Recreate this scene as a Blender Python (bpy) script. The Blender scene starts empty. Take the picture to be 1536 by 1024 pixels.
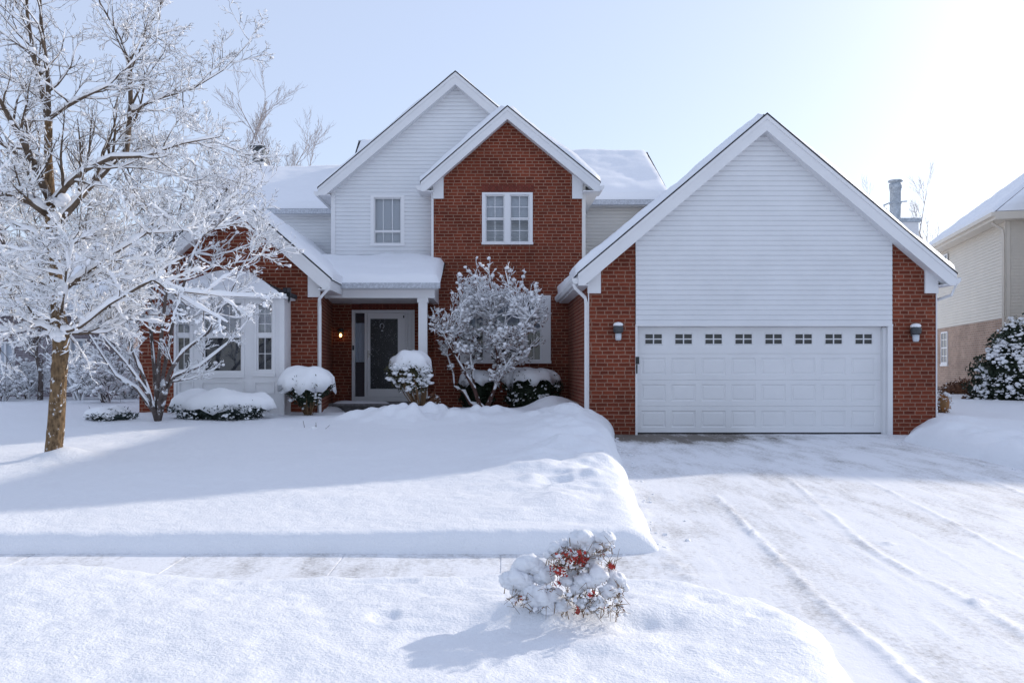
import bpy, math, random
import numpy as np
from mathutils import Vector, Matrix
R = math.radians
sc = bpy.context.scene
COL = sc.collection

# ------------------------------------------------------------------ camera frame used to measure things
F, CX, CY, H = 1292.0, 740.0, 550.0, 1.34
def P(px, py, Y):
    return Vector(((px-CX)*Y/F, Y, H-(py-CY)*Y/F))
def X(px, Y): return (px-CX)*Y/F
def Z(py, Y): return H-(py-CY)*Y/F

# ------------------------------------------------------------------ numpy noise
_lat = np.random.RandomState(7).rand(256, 256)
def nz(x, y, s, k=0):
    x = np.asarray(x, float)*s+17.3*k+500; y = np.asarray(y, float)*s+31.7*k+500
    xi = np.floor(x).astype(int); yi = np.floor(y).astype(int)
    fx = x-xi; fy = y-yi
    fx = fx*fx*(3-2*fx); fy = fy*fy*(3-2*fy)
    g = lambda a, b: _lat[a % 256, b % 256]
    return (g(xi, yi)*(1-fx)+g(xi+1, yi)*fx)*(1-fy)+(g(xi, yi+1)*(1-fx)+g(xi+1, yi+1)*fx)*fy-0.5
def sstep(a, b, x):
    t = np.clip((np.asarray(x, float)-a)/(b-a), 0, 1)
    return t*t*(3-2*t)

# ------------------------------------------------------------------ materials
def mat(name, col, rough=.7, spec=.3, metal=0.0):
    m = bpy.data.materials.new(name); m.use_nodes = True
    b = m.node_tree.nodes['Principled BSDF']
    b.inputs['Base Color'].default_value = (*col, 1); b.inputs['Roughness'].default_value = rough
    b.inputs['Specular IOR Level'].default_value = spec; b.inputs['Metallic'].default_value = metal
    return m
class NT:
    def __init__(s, m): s.m = m; s.t = m.node_tree; s.b = s.t.nodes['Principled BSDF']
    def n(s, typ, **kw):
        x = s.t.nodes.new(typ)
        for k, v in kw.items():
            if k in ('inp',):
                for i, val in v.items(): x.inputs[i].default_value = val
            else: setattr(x, k, v)
        return x
    def l(s, a, b): s.t.links.new(a, b)
    def noise(s, scale, vec=None, detail=4, rough=.55):
        x = s.n('ShaderNodeTexNoise', inp={'Scale': scale, 'Detail': detail, 'Roughness': rough})
        if vec is not None: s.l(vec, x.inputs['Vector'])
        return x
    def ramp(s, fac, stops):
        r = s.n('ShaderNodeValToRGB'); e = r.color_ramp.elements
        e[0].position, e[0].color = stops[0][0], (*stops[0][1], 1)
        e[1].position, e[1].color = stops[-1][0], (*stops[-1][1], 1)
        for p, c in stops[1:-1]:
            q = e.new(p); q.color = (*c, 1)
        s.l(fac, r.inputs['Fac']); return r
    def mix(s, fac, a, b):
        x = s.n('ShaderNodeMix', data_type='RGBA')
        for v, i in ((fac, 0), (a, 6), (b, 7)):
            if hasattr(v, 'is_linked'): s.l(v, x.inputs[i])
            elif i == 0: x.inputs[0].default_value = v
            else: x.inputs[i].default_value = (*v, 1)
        return x.outputs[2]
    def math(s, op, a, b=None):
        x = s.n('ShaderNodeMath', operation=op)
        for i, v in enumerate((a, b)):
            if v is None: continue
            if hasattr(v, 'is_linked'): s.l(v, x.inputs[i])
            else: x.inputs[i].default_value = v
        return x.outputs[0]
    def bump(s, h, strength, dist):
        x = s.n('ShaderNodeBump', inp={'Strength': strength, 'Distance': dist}); s.l(h, x.inputs['Height'])
        s.l(x.outputs['Normal'], s.b.inputs['Normal']); return x
    def obj(s): return s.n('ShaderNodeTexCoord').outputs['Object']
    def wallvec(s):
        o = s.obj(); sp = s.n('ShaderNodeSeparateXYZ'); s.l(o, sp.inputs[0])
        tc = s.n('ShaderNodeTexCoord'); sn = s.n('ShaderNodeSeparateXYZ'); s.l(tc.outputs['Normal'], sn.inputs[0])
        side = s.math('GREATER_THAN', s.math('ABSOLUTE', sn.outputs[0]), .7)
        m = s.n('ShaderNodeMix', data_type='FLOAT'); s.l(side, m.inputs[0]); s.l(sp.outputs[0], m.inputs[2]); s.l(sp.outputs[1], m.inputs[3])
        c = s.n('ShaderNodeCombineXYZ'); s.l(m.outputs[0], c.inputs[0]); s.l(sp.outputs[2], c.inputs[1])
        return c.outputs[0]

def snow_mat(name, bump=.5, scale=1.0):
    m = mat(name, (.87, .885, .92), .55, .25); t = NT(m); o = t.obj()
    a = t.noise(9*scale, o, 6, .6); b = t.noise(48*scale, o, 4, .65)
    h = t.math('ADD', a.outputs['Fac'], t.math('MULTIPLY', b.outputs['Fac'], .6))
    t.bump(h, bump, .03/scale)
    t.b.inputs['Subsurface Weight'].default_value = 0
    return m
M = {}
M['snow'] = snow_mat('snow', .6)
M['snow_roof'] = snow_mat('snow_roof', .25)
M['snow_twig'] = mat('snow_on_twigs', (.9, .91, .93), .6, .2)
M['white'] = mat('white_paint', (.78, .78, .79), .45, .35)
def wht(name, col):
    m = mat(name, col, .45, .3); t = NT(m)
    n = t.noise(1.3, t.obj(), 5, .6)
    r = t.ramp(n.outputs['Fac'], [(.3, tuple(c*.93 for c in col)), (.7, col)]); t.l(r.outputs[0], t.b.inputs['Base Color'])
    return m
M['siding'] = wht('white_siding', (.76, .77, .79))
M['cream_light'] = wht('pale_cream_siding', (.82, .79, .74))
M['cream'] = wht('cream_siding', (.70, .645, .565))
M['trim'] = wht('trim_paint', (.78, .78, .79))

def brick(name, c1, c2, mortar, w=.225, h=.079, ms=.0105):
    m = mat(name, c1, .85, .2); t = NT(m); v = t.wallvec()
    # slightly ragged courses
    wn = t.noise(6, v, 2); sb = t.n('ShaderNodeVectorMath', operation='SUBTRACT'); t.l(wn.outputs['Color'], sb.inputs[0]); sb.inputs[1].default_value = (.5, .5, .5)
    sc_ = t.n('ShaderNodeVectorMath', operation='SCALE'); t.l(sb.outputs[0], sc_.inputs[0]); sc_.inputs['Scale'].default_value = .012
    ad = t.n('ShaderNodeVectorMath', operation='ADD'); t.l(v, ad.inputs[0]); t.l(sc_.outputs[0], ad.inputs[1])
    b = t.n('ShaderNodeTexBrick', offset=.43, offset_frequency=2, squash=.72, squash_frequency=3, inp={'Scale': 1.0, 'Mortar Size': ms, 'Mortar Smooth': .3, 'Bias': -.1, 'Brick Width': w, 'Row Height': h})
    b.inputs['Color1'].default_value = (*c1, 1); b.inputs['Color2'].default_value = (*c2, 1); b.inputs['Mortar'].default_value = (*mortar, 1)
    t.l(ad.outputs[0], b.inputs['Vector'])
    n = t.noise(.9, v, 6, .6); n2 = t.noise(38, v, 3)
    f = t.math('MULTIPLY', t.math('ADD', n.outputs['Fac'], .45), t.math('ADD', t.math('MULTIPLY', n2.outputs['Fac'], .5), .78))
    hs = t.n('ShaderNodeHueSaturation'); t.l(f, hs.inputs['Value']); t.l(b.outputs['Color'], hs.inputs['Color'])
    t.l(hs.outputs[0], t.b.inputs['Base Color'])
    inv = t.math('SUBTRACT', t.math('MULTIPLY', n2.outputs['Fac'], .4), b.outputs['Fac'])
    t.bump(inv, .6, .008)
    return m
M['brick'] = brick('red_brick', (.205, .046, .023), (.118, .025, .014), (.30, .165, .115))
M['brick_tan'] = brick('tan_brick', (.42, .28, .21), (.30, .20, .15), (.50, .42, .36))
M['brick_grey'] = brick('grey_brick', (.27, .23, .25), (.20, .17, .19), (.40, .38, .4))
def shingle():
    m = mat('dark_shingles', (.05, .05, .055), .9, .2); t = NT(m); v = t.obj()
    b = t.n('ShaderNodeTexBrick', inp={'Scale': 1.0, 'Brick Width': .3, 'Row Height': .14, 'Mortar Size': .008}); t.l(v, b.inputs['Vector'])
    b.inputs['Color1'].default_value = (.06, .06, .065, 1); b.inputs['Color2'].default_value = (.03, .03, .035, 1); b.inputs['Mortar'].default_value = (.015, .015, .015, 1)
    t.l(b.outputs[0], t.b.inputs['Base Color']); return m
M['shingle'] = shingle()
def frosted(name, dark, light, s):
    m = mat(name, dark, .6, .3); t = NT(m); n = t.noise(s, t.obj(), 5, .7)
    r = t.ramp(n.outputs['Fac'], [(.35, dark), (.65, light)]); t.l(r.outputs[0], t.b.inputs['Base Color']); return m
M['gutter_frost'] = frosted('frosted_gutter', (.36, .38, .42), (.62, .65, .7), 25)
M['metal'] = frosted('galvanised_metal', (.30, .34, .38), (.52, .57, .62), 12)
M['lampmetal'] = mat('dark_lamp_metal', (.05, .055, .06), .4, .5)
M['lampglass'] = mat('lamp_glass', (.55, .58, .62), .2, .6)
M['dark'] = mat('dark_interior', (.10, .105, .12), .9, .1)
M['blind'] = mat('pale_blinds', (.72, .74, .78), .8, .1)
M['curtain'] = mat('sheer_curtain', (.5, .54, .6), .9, .1)
M['black'] = mat('black_hardware', (.02, .02, .02), .4, .4)
M['brass'] = mat('nickel_hardware', (.45, .44, .42), .3, .5, .8)
M['stone'] = frosted('porch_stone', (.12, .11, .11), (.22, .21, .21), 14)
def glass():
    m = mat('window_glass', (1, 1, 1)); t = NT(m); nt = m.node_tree
    tr = t.n('ShaderNodeBsdfTransparent'); tr.inputs[0].default_value = (.93, .95, .97, 1)
    gl = t.n('ShaderNodeBsdfGlossy'); gl.inputs['Roughness'].default_value = .03; gl.inputs['Color'].default_value = (.95, .97, 1, 1)
    fr = t.n('ShaderNodeFresnel'); fr.inputs[0].default_value = 1.5
    f = t.math('ADD', fr.outputs[0], .03)
    mx = t.n('ShaderNodeMixShader'); t.l(f, mx.inputs[0]); t.l(tr.outputs[0], mx.inputs[1]); t.l(gl.outputs[0], mx.inputs[2])
    t.l(mx.outputs[0], nt.nodes['Material Output'].inputs['Surface']); return m
M['glass'] = glass()
def frostglass():
    m = mat('frosty_door_glass', (.03, .033, .036), .3, .2); t = NT(m); o = t.obj()
    n = t.noise(45, o, 4, .7); n2 = t.noise(3, o, 3)
    f = t.math('ADD', n.outputs['Fac'], t.math('MULTIPLY', n2.outputs['Fac'], .25))
    r = t.ramp(f, [(.72, (.03, .032, .036)), (.80, (.36, .38, .42))]); t.l(r.outputs[0], t.b.inputs['Base Color'])
    return m
M['frostglass'] = frostglass()
def bark(name, a, b, s=14, frost=.62):
    m = mat(name, a, .9, .1); t = NT(m); o = t.obj()
    n = t.noise(s, o, 5, .7); vo = t.n('ShaderNodeTexVoronoi', inp={'Scale': s*1.6}); mpv = t.n('ShaderNodeMapping'); mpv.inputs['Scale'].default_value = (1, 1, .35); t.l(o, mpv.inputs[0]); t.l(mpv.outputs[0], vo.inputs['Vector'])
    hh = t.math('ADD', t.math('MULTIPLY', n.outputs['Fac'], .7), t.math('MULTIPLY', vo.outputs['Distance'], .45)); r = t.ramp(hh, [(.35, a), (.78, b)])
    # snow stuck to the bark in flecks
    n2 = t.noise(s*.5, o, 5, .7); k = t.ramp(n2.outputs['Fac'], [(frost, (0, 0, 0)), (frost+.05, (1, 1, 1))])
    c = t.mix(k.outputs[0], r.outputs[0], (.85, .86, .88)); t.l(c, t.b.inputs['Base Color'])
    t.bump(hh, 1.0, .03); return m
M['bark_tan'] = bark('tan_bark', (.09, .058, .036), (.27, .18, .10), 20, .585)
M['bark_branch'] = bark('branch_bark', (.085, .062, .045), (.17, .13, .10), 9, .64)
M['bark_crab'] = bark('crabapple_bark', (.085, .068, .062), (.16, .13, .12), 9, .55)
M['bark_red'] = bark('reddish_bark', (.075, .04, .033), (.14, .08, .07), 9, .60)
M['bark_washed_out'] = bark('washed_out_bark', (.33, .29, .28), (.45, .41, .40), 5, .8)  # distant bark painted paler to look washed out by overexposure
def leafm(name, a, b):
    m = mat(name, a, .6, .25); t = NT(m); n = t.noise(9, t.obj(), 4)
    r = t.ramp(n.outputs['Fac'], [(.3, a), (.7, b)]); t.l(r.outputs[0], t.b.inputs['Base Color']); return m
M['leaf_dark'] = leafm('dark_evergreen', (.012, .02, .012), (.035, .05, .028))
M['leaf_grey'] = leafm('grey_evergreen', (.02, .03, .03), (.06, .08, .07))
M['leaf_olive'] = leafm('olive_leaf', (.04, .045, .02), (.10, .09, .045))
M['leaf_red'] = leafm('red_leaf', (.32, .02, .018), (.42, .06, .045))
M['leaf_brown'] = leafm('dry_brown_leaf', (.10, .045, .03), (.22, .11, .06))
M['leaf_orange'] = leafm('orange_leaf', (.4, .16, .05), (.3, .2, .1))
M['twig_tan'] = mat('tan_twig', (.22, .14, .08), .9, .1)
def driveway_mat(name='scraped_driveway', amt=.5):
    m = mat(name, (.7, .7, .7), .7, .2); t = NT(m); o = t.obj()
    mp = t.n('ShaderNodeMapping'); t.l(o, mp.inputs[0]); mp.inputs['Scale'].default_value = (1.0, .3, 1); mp.inputs['Rotation'].default_value = (0, 0, .12)
    n = t.noise(2.2, mp.outputs[0], 9, .68); f = t.noise(26, o, 5, .7)
    s = t.math('ADD', n.outputs['Fac'], t.math('MULTIPLY', t.math('SUBTRACT', f.outputs['Fac'], .5), .62))
    # bare wet concrete by the door
    sp = t.n('ShaderNodeSeparateXYZ'); t.l(o, sp.inputs[0])
    bx = t.math('MULTIPLY', t.math('SUBTRACT', sp.outputs[0], 3.5), .40); by = t.math('MULTIPLY', t.math('SUBTRACT', sp.outputs[1], 16.6), .62)
    d = t.math('ADD', t.math('MULTIPLY', bx, bx), t.math('MULTIPLY', by, by))
    near = t.math('MAXIMUM', t.math('SUBTRACT', 1.0, d), 0.0)
    k = t.math('SUBTRACT', s, t.math('MULTIPLY', near, .36))
    r = t.ramp(k, [(.20, (.17, .15, .13)), (.29, (.46, .45, .45)), (amt-.08, (.62, .62, .63)), (amt+.08, (.82, .83, .86))])
    t.l(r.outputs[0], t.b.inputs['Base Color'])
    h = t.math('ADD', n.outputs['Fac'], t.math('MULTIPLY', f.outputs['Fac'], .5)); t.bump(h, .5, .022)
    return m
M['drive'] = driveway_mat('scraped_driveway', .455)
M['walk'] = driveway_mat('frosty_sidewalk', .455)
def emis(name, col, s):
    m = mat(name, col); b = m.node_tree.nodes['Principled BSDF']
    b.inputs['Emission Color'].default_value = (*col, 1); b.inputs['Emission Strength'].default_value = s; return m
M['bulb'] = emis('lit_bulb', (1, .5, .16), 5)

# ------------------------------------------------------------------ mesh builder
class MB:
    def __init__(s): s.v = []; s.f = []
    def add(s, vs, fs):
        o = len(s.v); s.v.extend([tuple(a) for a in vs]); s.f.extend([tuple(i+o for i in f) for f in fs])
    def quad(s, a, b, c, d): s.add((a, b, c, d), ((0, 1, 2, 3),))
    def box(s, x0, x1, y0, y1, z0, z1):
        s.add(((x0, y0, z0), (x1, y0, z0), (x1, y1, z0), (x0, y1, z0), (x0, y0, z1), (x1, y0, z1), (x1, y1, z1), (x0, y1, z1)),
              ((0, 3, 2, 1), (4, 5, 6, 7), (0, 1, 5, 4), (1, 2, 6, 5), (2, 3, 7, 6), (3, 0, 4, 7)))
    def prism(s, poly, y0, y1):          # polygon in XZ (counter-clockwise seen from -Y), extruded along Y
        n = len(poly)
        s.add([(x, y0, z) for x, z in poly]+[(x, y1, z) for x, z in poly],
              [tuple(range(n)), tuple(range(2*n-1, n-1, -1))]+[((i+1) % n, i, n+i, n+(i+1) % n) for i in range(n)])
    def prismx(s, poly, x0, x1):         # polygon in YZ extruded along X
        n = len(poly)
        s.add([(x0, y, z) for y, z in poly]+[(x1, y, z) for y, z in poly],
              [tuple(range(n-1, -1, -1)), tuple(range(n, 2*n))]+[(i, (i+1) % n, n+(i+1) % n, n+i) for i in range(n)])
    def tube(s, pts, rads, sides=6, cap=True, squash=1.0):
        n = len(pts); o = len(s.v)
        for i in range(n):
            t = (pts[min(i+1, n-1)]-pts[max(i-1, 0)])
            if t.length < 1e-9: t = Vector((0, 0, 1))
            t.normalize()
            a = Vector((0, 0, 1)) if abs(t.z) < .9 else Vector((0, 1, 0))
            u = t.cross(a).normalized(); w = u.cross(t)
            for k in range(sides):
                an = 2*math.pi*k/sides
                q = pts[i]+(u*math.cos(an)+w*math.sin(an)*squash)*rads[i]
                s.v.append((q.x, q.y, q.z))
        for i in range(n-1):
            for k in range(sides):
                k2 = (k+1) % sides
                s.f.append((o+i*sides+k, o+i*sides+k2, o+(i+1)*sides+k2, o+(i+1)*sides+k))
        if cap:
            s.f.append(tuple(o+k for k in range(sides-1, -1, -1))); s.f.append(tuple(o+(n-1)*sides+k for k in range(sides)))
    def lathe(s, c, prof, n=14):         # prof: (r, z) from bottom to top
        o = len(s.v)
        for r, z in prof:
            for k in range(n):
                a = 2*math.pi*k/n; s.v.append((c[0]+r*math.cos(a), c[1]+r*math.sin(a), c[2]+z))
        for i in range(len(prof)-1):
            for k in range(n):
                k2 = (k+1) % n; s.f.append((o+i*n+k, o+i*n+k2, o+(i+1)*n+k2, o+(i+1)*n+k))
        s.f.append(tuple(o+k for k in range(n-1, -1, -1))); s.f.append(tuple(o+(len(prof)-1)*n+k for k in range(n)))
    def blob(s, c, r, rng, sq=.8, nu=7, nv=5, rough=.25):
        o = len(s.v); ph = [rng.uniform(0, 6.28) for _ in range(4)]
        s.v.append((c[0], c[1], c[2]-r*sq))
        for i in range(1, nv):
            th = math.pi*i/nv
            for k in range(nu):
                a = 2*math.pi*k/nu
                q = 1+rough*(.55*math.sin(2*a+ph[0]+th*1.5)+.45*math.sin(3*a+ph[1])*math.sin(2*th+ph[2])+.35*rng.uniform(-1, 1))
                s.v.append((c[0]+r*q*math.sin(th)*math.cos(a), c[1]+r*q*math.sin(th)*math.sin(a), c[2]-r*q*sq*math.cos(th)))
        s.v.append((c[0], c[1], c[2]+r*sq)); top = len(s.v)-1
        for k in range(nu):
            k2 = (k+1) % nu; s.f.append((o, o+1+k2, o+1+k)); b = o+1+(nv-2)*nu; s.f.append((b+k, b+k2, top))
            for i in range(nv-2): a0 = o+1+i*nu; s.f.append((a0+k, a0+k2, a0+nu+k2, a0+nu+k))
    def leaf(s, c, size, rng, asp=.5):
        a = Vector((rng.gauss(0, 1), rng.gauss(0, 1), rng.gauss(0, 1)+.001)).normalized()
        b = a.orthogonal().normalized(); b.rotate(Matrix.Rotation(rng.uniform(0, 6.28), 3, a))
        c = Vector(c); a = a*size; b = b*size*asp
        s.add((c-a, c+b, c+a, c-b), ((0, 1, 2, 3),))
    def build(s, name, m, parent=None, smooth=False):
        me = bpy.data.meshes.new(name); me.from_pydata(s.v, [], s.f); me.update()
        if smooth: me.polygons.foreach_set('use_smooth', [True]*len(me.polygons))
        me.materials.append(m)
        o = bpy.data.objects.new(name, me); COL.objects.link(o)
        if parent is not None: o.parent = parent
        return o
def grid_obj(name, xs, ys, zz, m, keep=None, parent=None):
    nx, ny = len(xs), len(ys); xx, yy = np.meshgrid(xs, ys)
    co = np.stack([xx, yy, zz], -1).reshape(-1, 3)
    idx = np.arange(nx*ny).reshape(ny, nx)
    q = np.stack([idx[:-1, :-1], idx[:-1, 1:], idx[1:, 1:], idx[1:, :-1]], -1).reshape(-1, 4)
    if keep is not None:
        kc = keep.reshape(-1); q = q[kc[q].any(1)]
    used = np.unique(q); remap = -np.ones(nx*ny, int); remap[used] = np.arange(len(used)); co = co[used]; q = remap[q]
    me = bpy.data.meshes.new(name); me.from_pydata(co.tolist(), [], q.tolist()); me.update()
    me.polygons.foreach_set('use_smooth', [True]*len(me.polygons)); me.materials.append(m)
    o = bpy.data.objects.new(name, me); COL.objects.link(o)
    if parent is not None: o.parent = parent
    return o
def tag(o, label=None, cat=None, group=None, kind=None):
    if label: o['label'] = label
    if cat: o['category'] = cat
    if group: o['group'] = group
    if kind: o['kind'] = kind
    return o
def empty(name, loc, label, cat, group=None):
    o = bpy.data.objects.new(name, None); COL.objects.link(o); o.location = loc
    o.empty_display_size = .2
    return tag(o, label, cat, group)
def rebase(root):
    # parts were modelled in world coordinates: keep them there although the root stands at the thing's base
    for ch in root.children: ch.matrix_parent_inverse = Matrix.Translation(-root.location)
def copy_thing(root, loc, rz, scale, label, group):
    r = root.copy(); COL.objects.link(r); r.location = loc; r.rotation_euler = (0, 0, rz); r.scale = (scale,)*3
    r['label'] = label; r['group'] = group
    for ch in list(root.children):
        c = ch.copy(); COL.objects.link(c); c.parent = r
    return r

# ------------------------------------------------------------------ ground
def drive_z(y): return np.interp(y, [-60, 3, 6.0, 7.2, 17.0, 17.6], [-.34, -.31, -.235, -.22, 0, .01])
def drive_left(y): return np.interp(y, [3, 7.2, 11, 15.6, 17], [1.6, 1.42, 1.72, 2.18, 2.40])
def drive_right(y): return np.interp(y, [3, 7, 11.8, 15.8, 17], [7.6, 7.6, 7.45, 7.5, 8.2])
def lumps(x, y): return .05*nz(x, y, .7, 1)+.03*nz(x, y, 1.9, 2)+.014*nz(x, y, 5, 3)+.012*nz(x, y, 13, 4)+.006*nz(x, y, 30, 8)
def gauss(x, y, cx, cy, sx, sy, a): return a*np.exp(-((x-cx)/sx)**2-((y-cy)/sy)**2)

def lawn_height(x, y):
    z = np.interp(y, [7.0, 7.5, 11.6, 14, 16, 18, 22, 60], [-.06, -.04, .10, .22, .33, .38, .40, .45])
    z = z+lumps(x, y)*np.interp(y, [7, 9, 14, 22], [.55, .8, 1, .8])
    z = z+(gauss(x, y, -1.5, 16.4, 1.25, .8, .24)+gauss(x, y, -.3, 17.3, .9, .6, .14))*(1+1.3*nz(x, y, 2.0, 61)+1.1*nz(x, y, 4.5, 62))+gauss(x, y, .9, 16.2, .7, .5, .10)*(1+1.5*nz(x, y, 3, 63))
    z = z+gauss(x, y, 1.30, 19.2, .52, .6, .26)+gauss(x, y, -.35, 18.6, .5, .5, .10)
    z = z+gauss(x, y, -5.78, 11.6, .34, .34, .15)
    e = drive_left(y)-x                                         # distance to the driveway
    bank = np.exp(-((e-.75)/.75)**2)*np.interp(y, [7, 8.5, 11, 14, 16.6, 17.2], [0, .06, .15, .16, .16, .05])
    z = z+bank*(1.1+1.2*nz(x, y, 2.2, 9)+.6*nz(x, y, 5.5, 19))
    # footprints trodden along the bank
    z = z-.045*sstep(.12, .3, nz(x, y, 3.1, 12))*np.exp(-((e-.8)/.6)**2)*sstep(8.6, 9.5, y)*(1-sstep(13, 14, y))
    # cleared dip before the porch step
    z = z-.30*sstep(18.2, 19.4, y)*sstep(-3.8, -3.3, x)*(1-sstep(-1.9, -1.3, x))
    # bare strip under the hedge
    z = z-.16*sstep(20.0, 20.6, y)*sstep(-1.3, -.9, x)*(1-sstep(1.4, 1.9, x))
    # far side of the lawn slopes to the crabapple bed
    return z
def lawn():
    xs = np.concatenate([np.linspace(-45, -12, 34)[:-1], np.linspace(-12, -6, 61)[:-1], np.linspace(-6, .6, 150)[:-1], np.linspace(.6, 3.0, 97)])
    ys = np.concatenate([np.linspace(7.0, 7.8, 41)[:-1], np.linspace(7.8, 12, 96)[:-1], np.linspace(12, 22, 121)[:-1], np.linspace(22, 60, 39)])
    xx, yy = np.meshgrid(xs, ys)
    z = lawn_height(xx, yy)
    ed = drive_left(yy)-xx + .05*nz(xx, yy, 2.5, 5)+.02*nz(xx, yy, 9, 6)          # to the driveway
    es = yy-7.17+.03*nz(xx, yy, 1.6, 7)+.018*nz(xx, yy, 7, 9)                      # to the sidewalk
    dep = z-(drive_z(yy)-.06)
    # round corner
    fd = np.clip(ed/np.where(yy > 14, .42, .34), 0, 1); fs = np.clip(es/.17, 0, 1)
    f = np.sqrt(np.clip(1-(1-fs)**2.2, 0, 1))*np.sqrt(np.clip(1-(1-fd)**2.0, 0, 1))
    z = (drive_z(yy)-.06)+dep*f
    o = grid_obj('lawn_snow', xs, ys, z, M['snow'], keep=(f > 0)); tag(o, kind='structure')
def verge():
    xs = np.concatenate([np.linspace(-25, -4, 43)[:-1], np.linspace(-4, 2.3, 253)])
    ys = np.concatenate([np.linspace(2.2, 3.6, 8)[:-1], np.linspace(3.6, 6.5, 117)])
    xx, yy = np.meshgrid(xs, ys)
    z = -.13+.8*lumps(xx, yy)+.010*nz(xx, yy, 8, 21)
    z = z+.09*(1-sstep(-3.6, -1.0, xx+.3*(yy-5)))*sstep(4.4, 6, yy)
    z = z+gauss(xx, yy, .95, 5.25, .35, .30, .06)+gauss(xx, yy, .1, 5.35, .45, .3, .05)+gauss(xx, yy, .5, 4.6, .3, .13, .03)
    z = z-gauss(xx, yy, .86, 4.93, .17, .10, .05)+gauss(xx, yy, .22, 5.02, .24, .18, .11)+gauss(xx, yy, .52, 5.06, .24, .16, .085)
    z = z-.02*sstep(.16, .3, nz(xx, yy, 3.6, 31))*sstep(-1.3, -.9, xx)*sstep(4.6, 5, yy)
    xr = np.interp(yy, [2, 4.2, 5.0, 5.6, 6.4], [1.72, 1.80, 1.95, 1.80, 1.30])
    e1 = xr-xx+.06*nz(xx, yy, 2.1, 22)+.02*nz(xx, yy, 8, 23)
    yf = np.interp(xx, [-25, -3, -1.9, .4, 1.2, 2.0], [6.42, 6.42, 6.26, 6.30, 6.12, 5.6])
    e2 = yf-yy+.05*nz(xx, yy, 1.4, 24)+.025*nz(xx, yy, 6, 25)
    f = np.sqrt(np.clip(1-(1-np.clip(e1/.30, 0, 1))**2, 0, 1))*np.sqrt(np.clip(1-(1-np.clip(e2/.36, 0, 1))**2, 0, 1))
    b = drive_z(yy)-.05
    o = grid_obj('verge_snow', xs, ys, b+(z-b)*f, M['snow'], keep=(f > 0)); tag(o, kind='structure')
def right_bank():
    xs = np.concatenate([np.linspace(7.2, 10, 80)[:-1], np.linspace(10, 18, 55)[:-1], np.linspace(18, 60, 30)])
    ys = np.concatenate([np.linspace(6.3, 10, 24)[:-1], np.linspace(10, 20, 140)[:-1], np.linspace(20, 60, 60)])
    xx, yy = np.meshgrid(xs, ys)
    z = np.interp(yy, [6.3, 10, 13, 16, 19, 24, 60], [-.05, .02, .10, .22, .30, .38, .45])+lumps(xx, yy)
    z = z+gauss(xx, yy, 9.2, 16.6, .9, 1.0, .10)+gauss(xx, yy, 9.6, 14.6, .9, 1.6, .12)
    e = xx-drive_right(yy)+.07*nz(xx, yy, 1.7, 41)+.02*nz(xx, yy, 8, 42)
    z = z+.07*np.exp(-((e-.75)/.6)**2)*sstep(9, 11, yy)*(1-sstep(16.5, 17.5, yy))*(1+1.6*nz(xx, yy, 1.6, 43)+1.2*nz(xx, yy, 4, 44))
    f = np.sqrt(np.clip(1-(1-np.clip(e/np.interp(yy, [12, 16], [.35, .9]), 0, 1))**2, 0, 1))*np.clip((yy-6.4)/.25, 0, 1)
    b = drive_z(yy)-.05
    o = grid_obj('side_yard_snow', xs, ys, b+(z-b)*f, M['snow'], keep=(f > 0)); tag(o, kind='structure')
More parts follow.
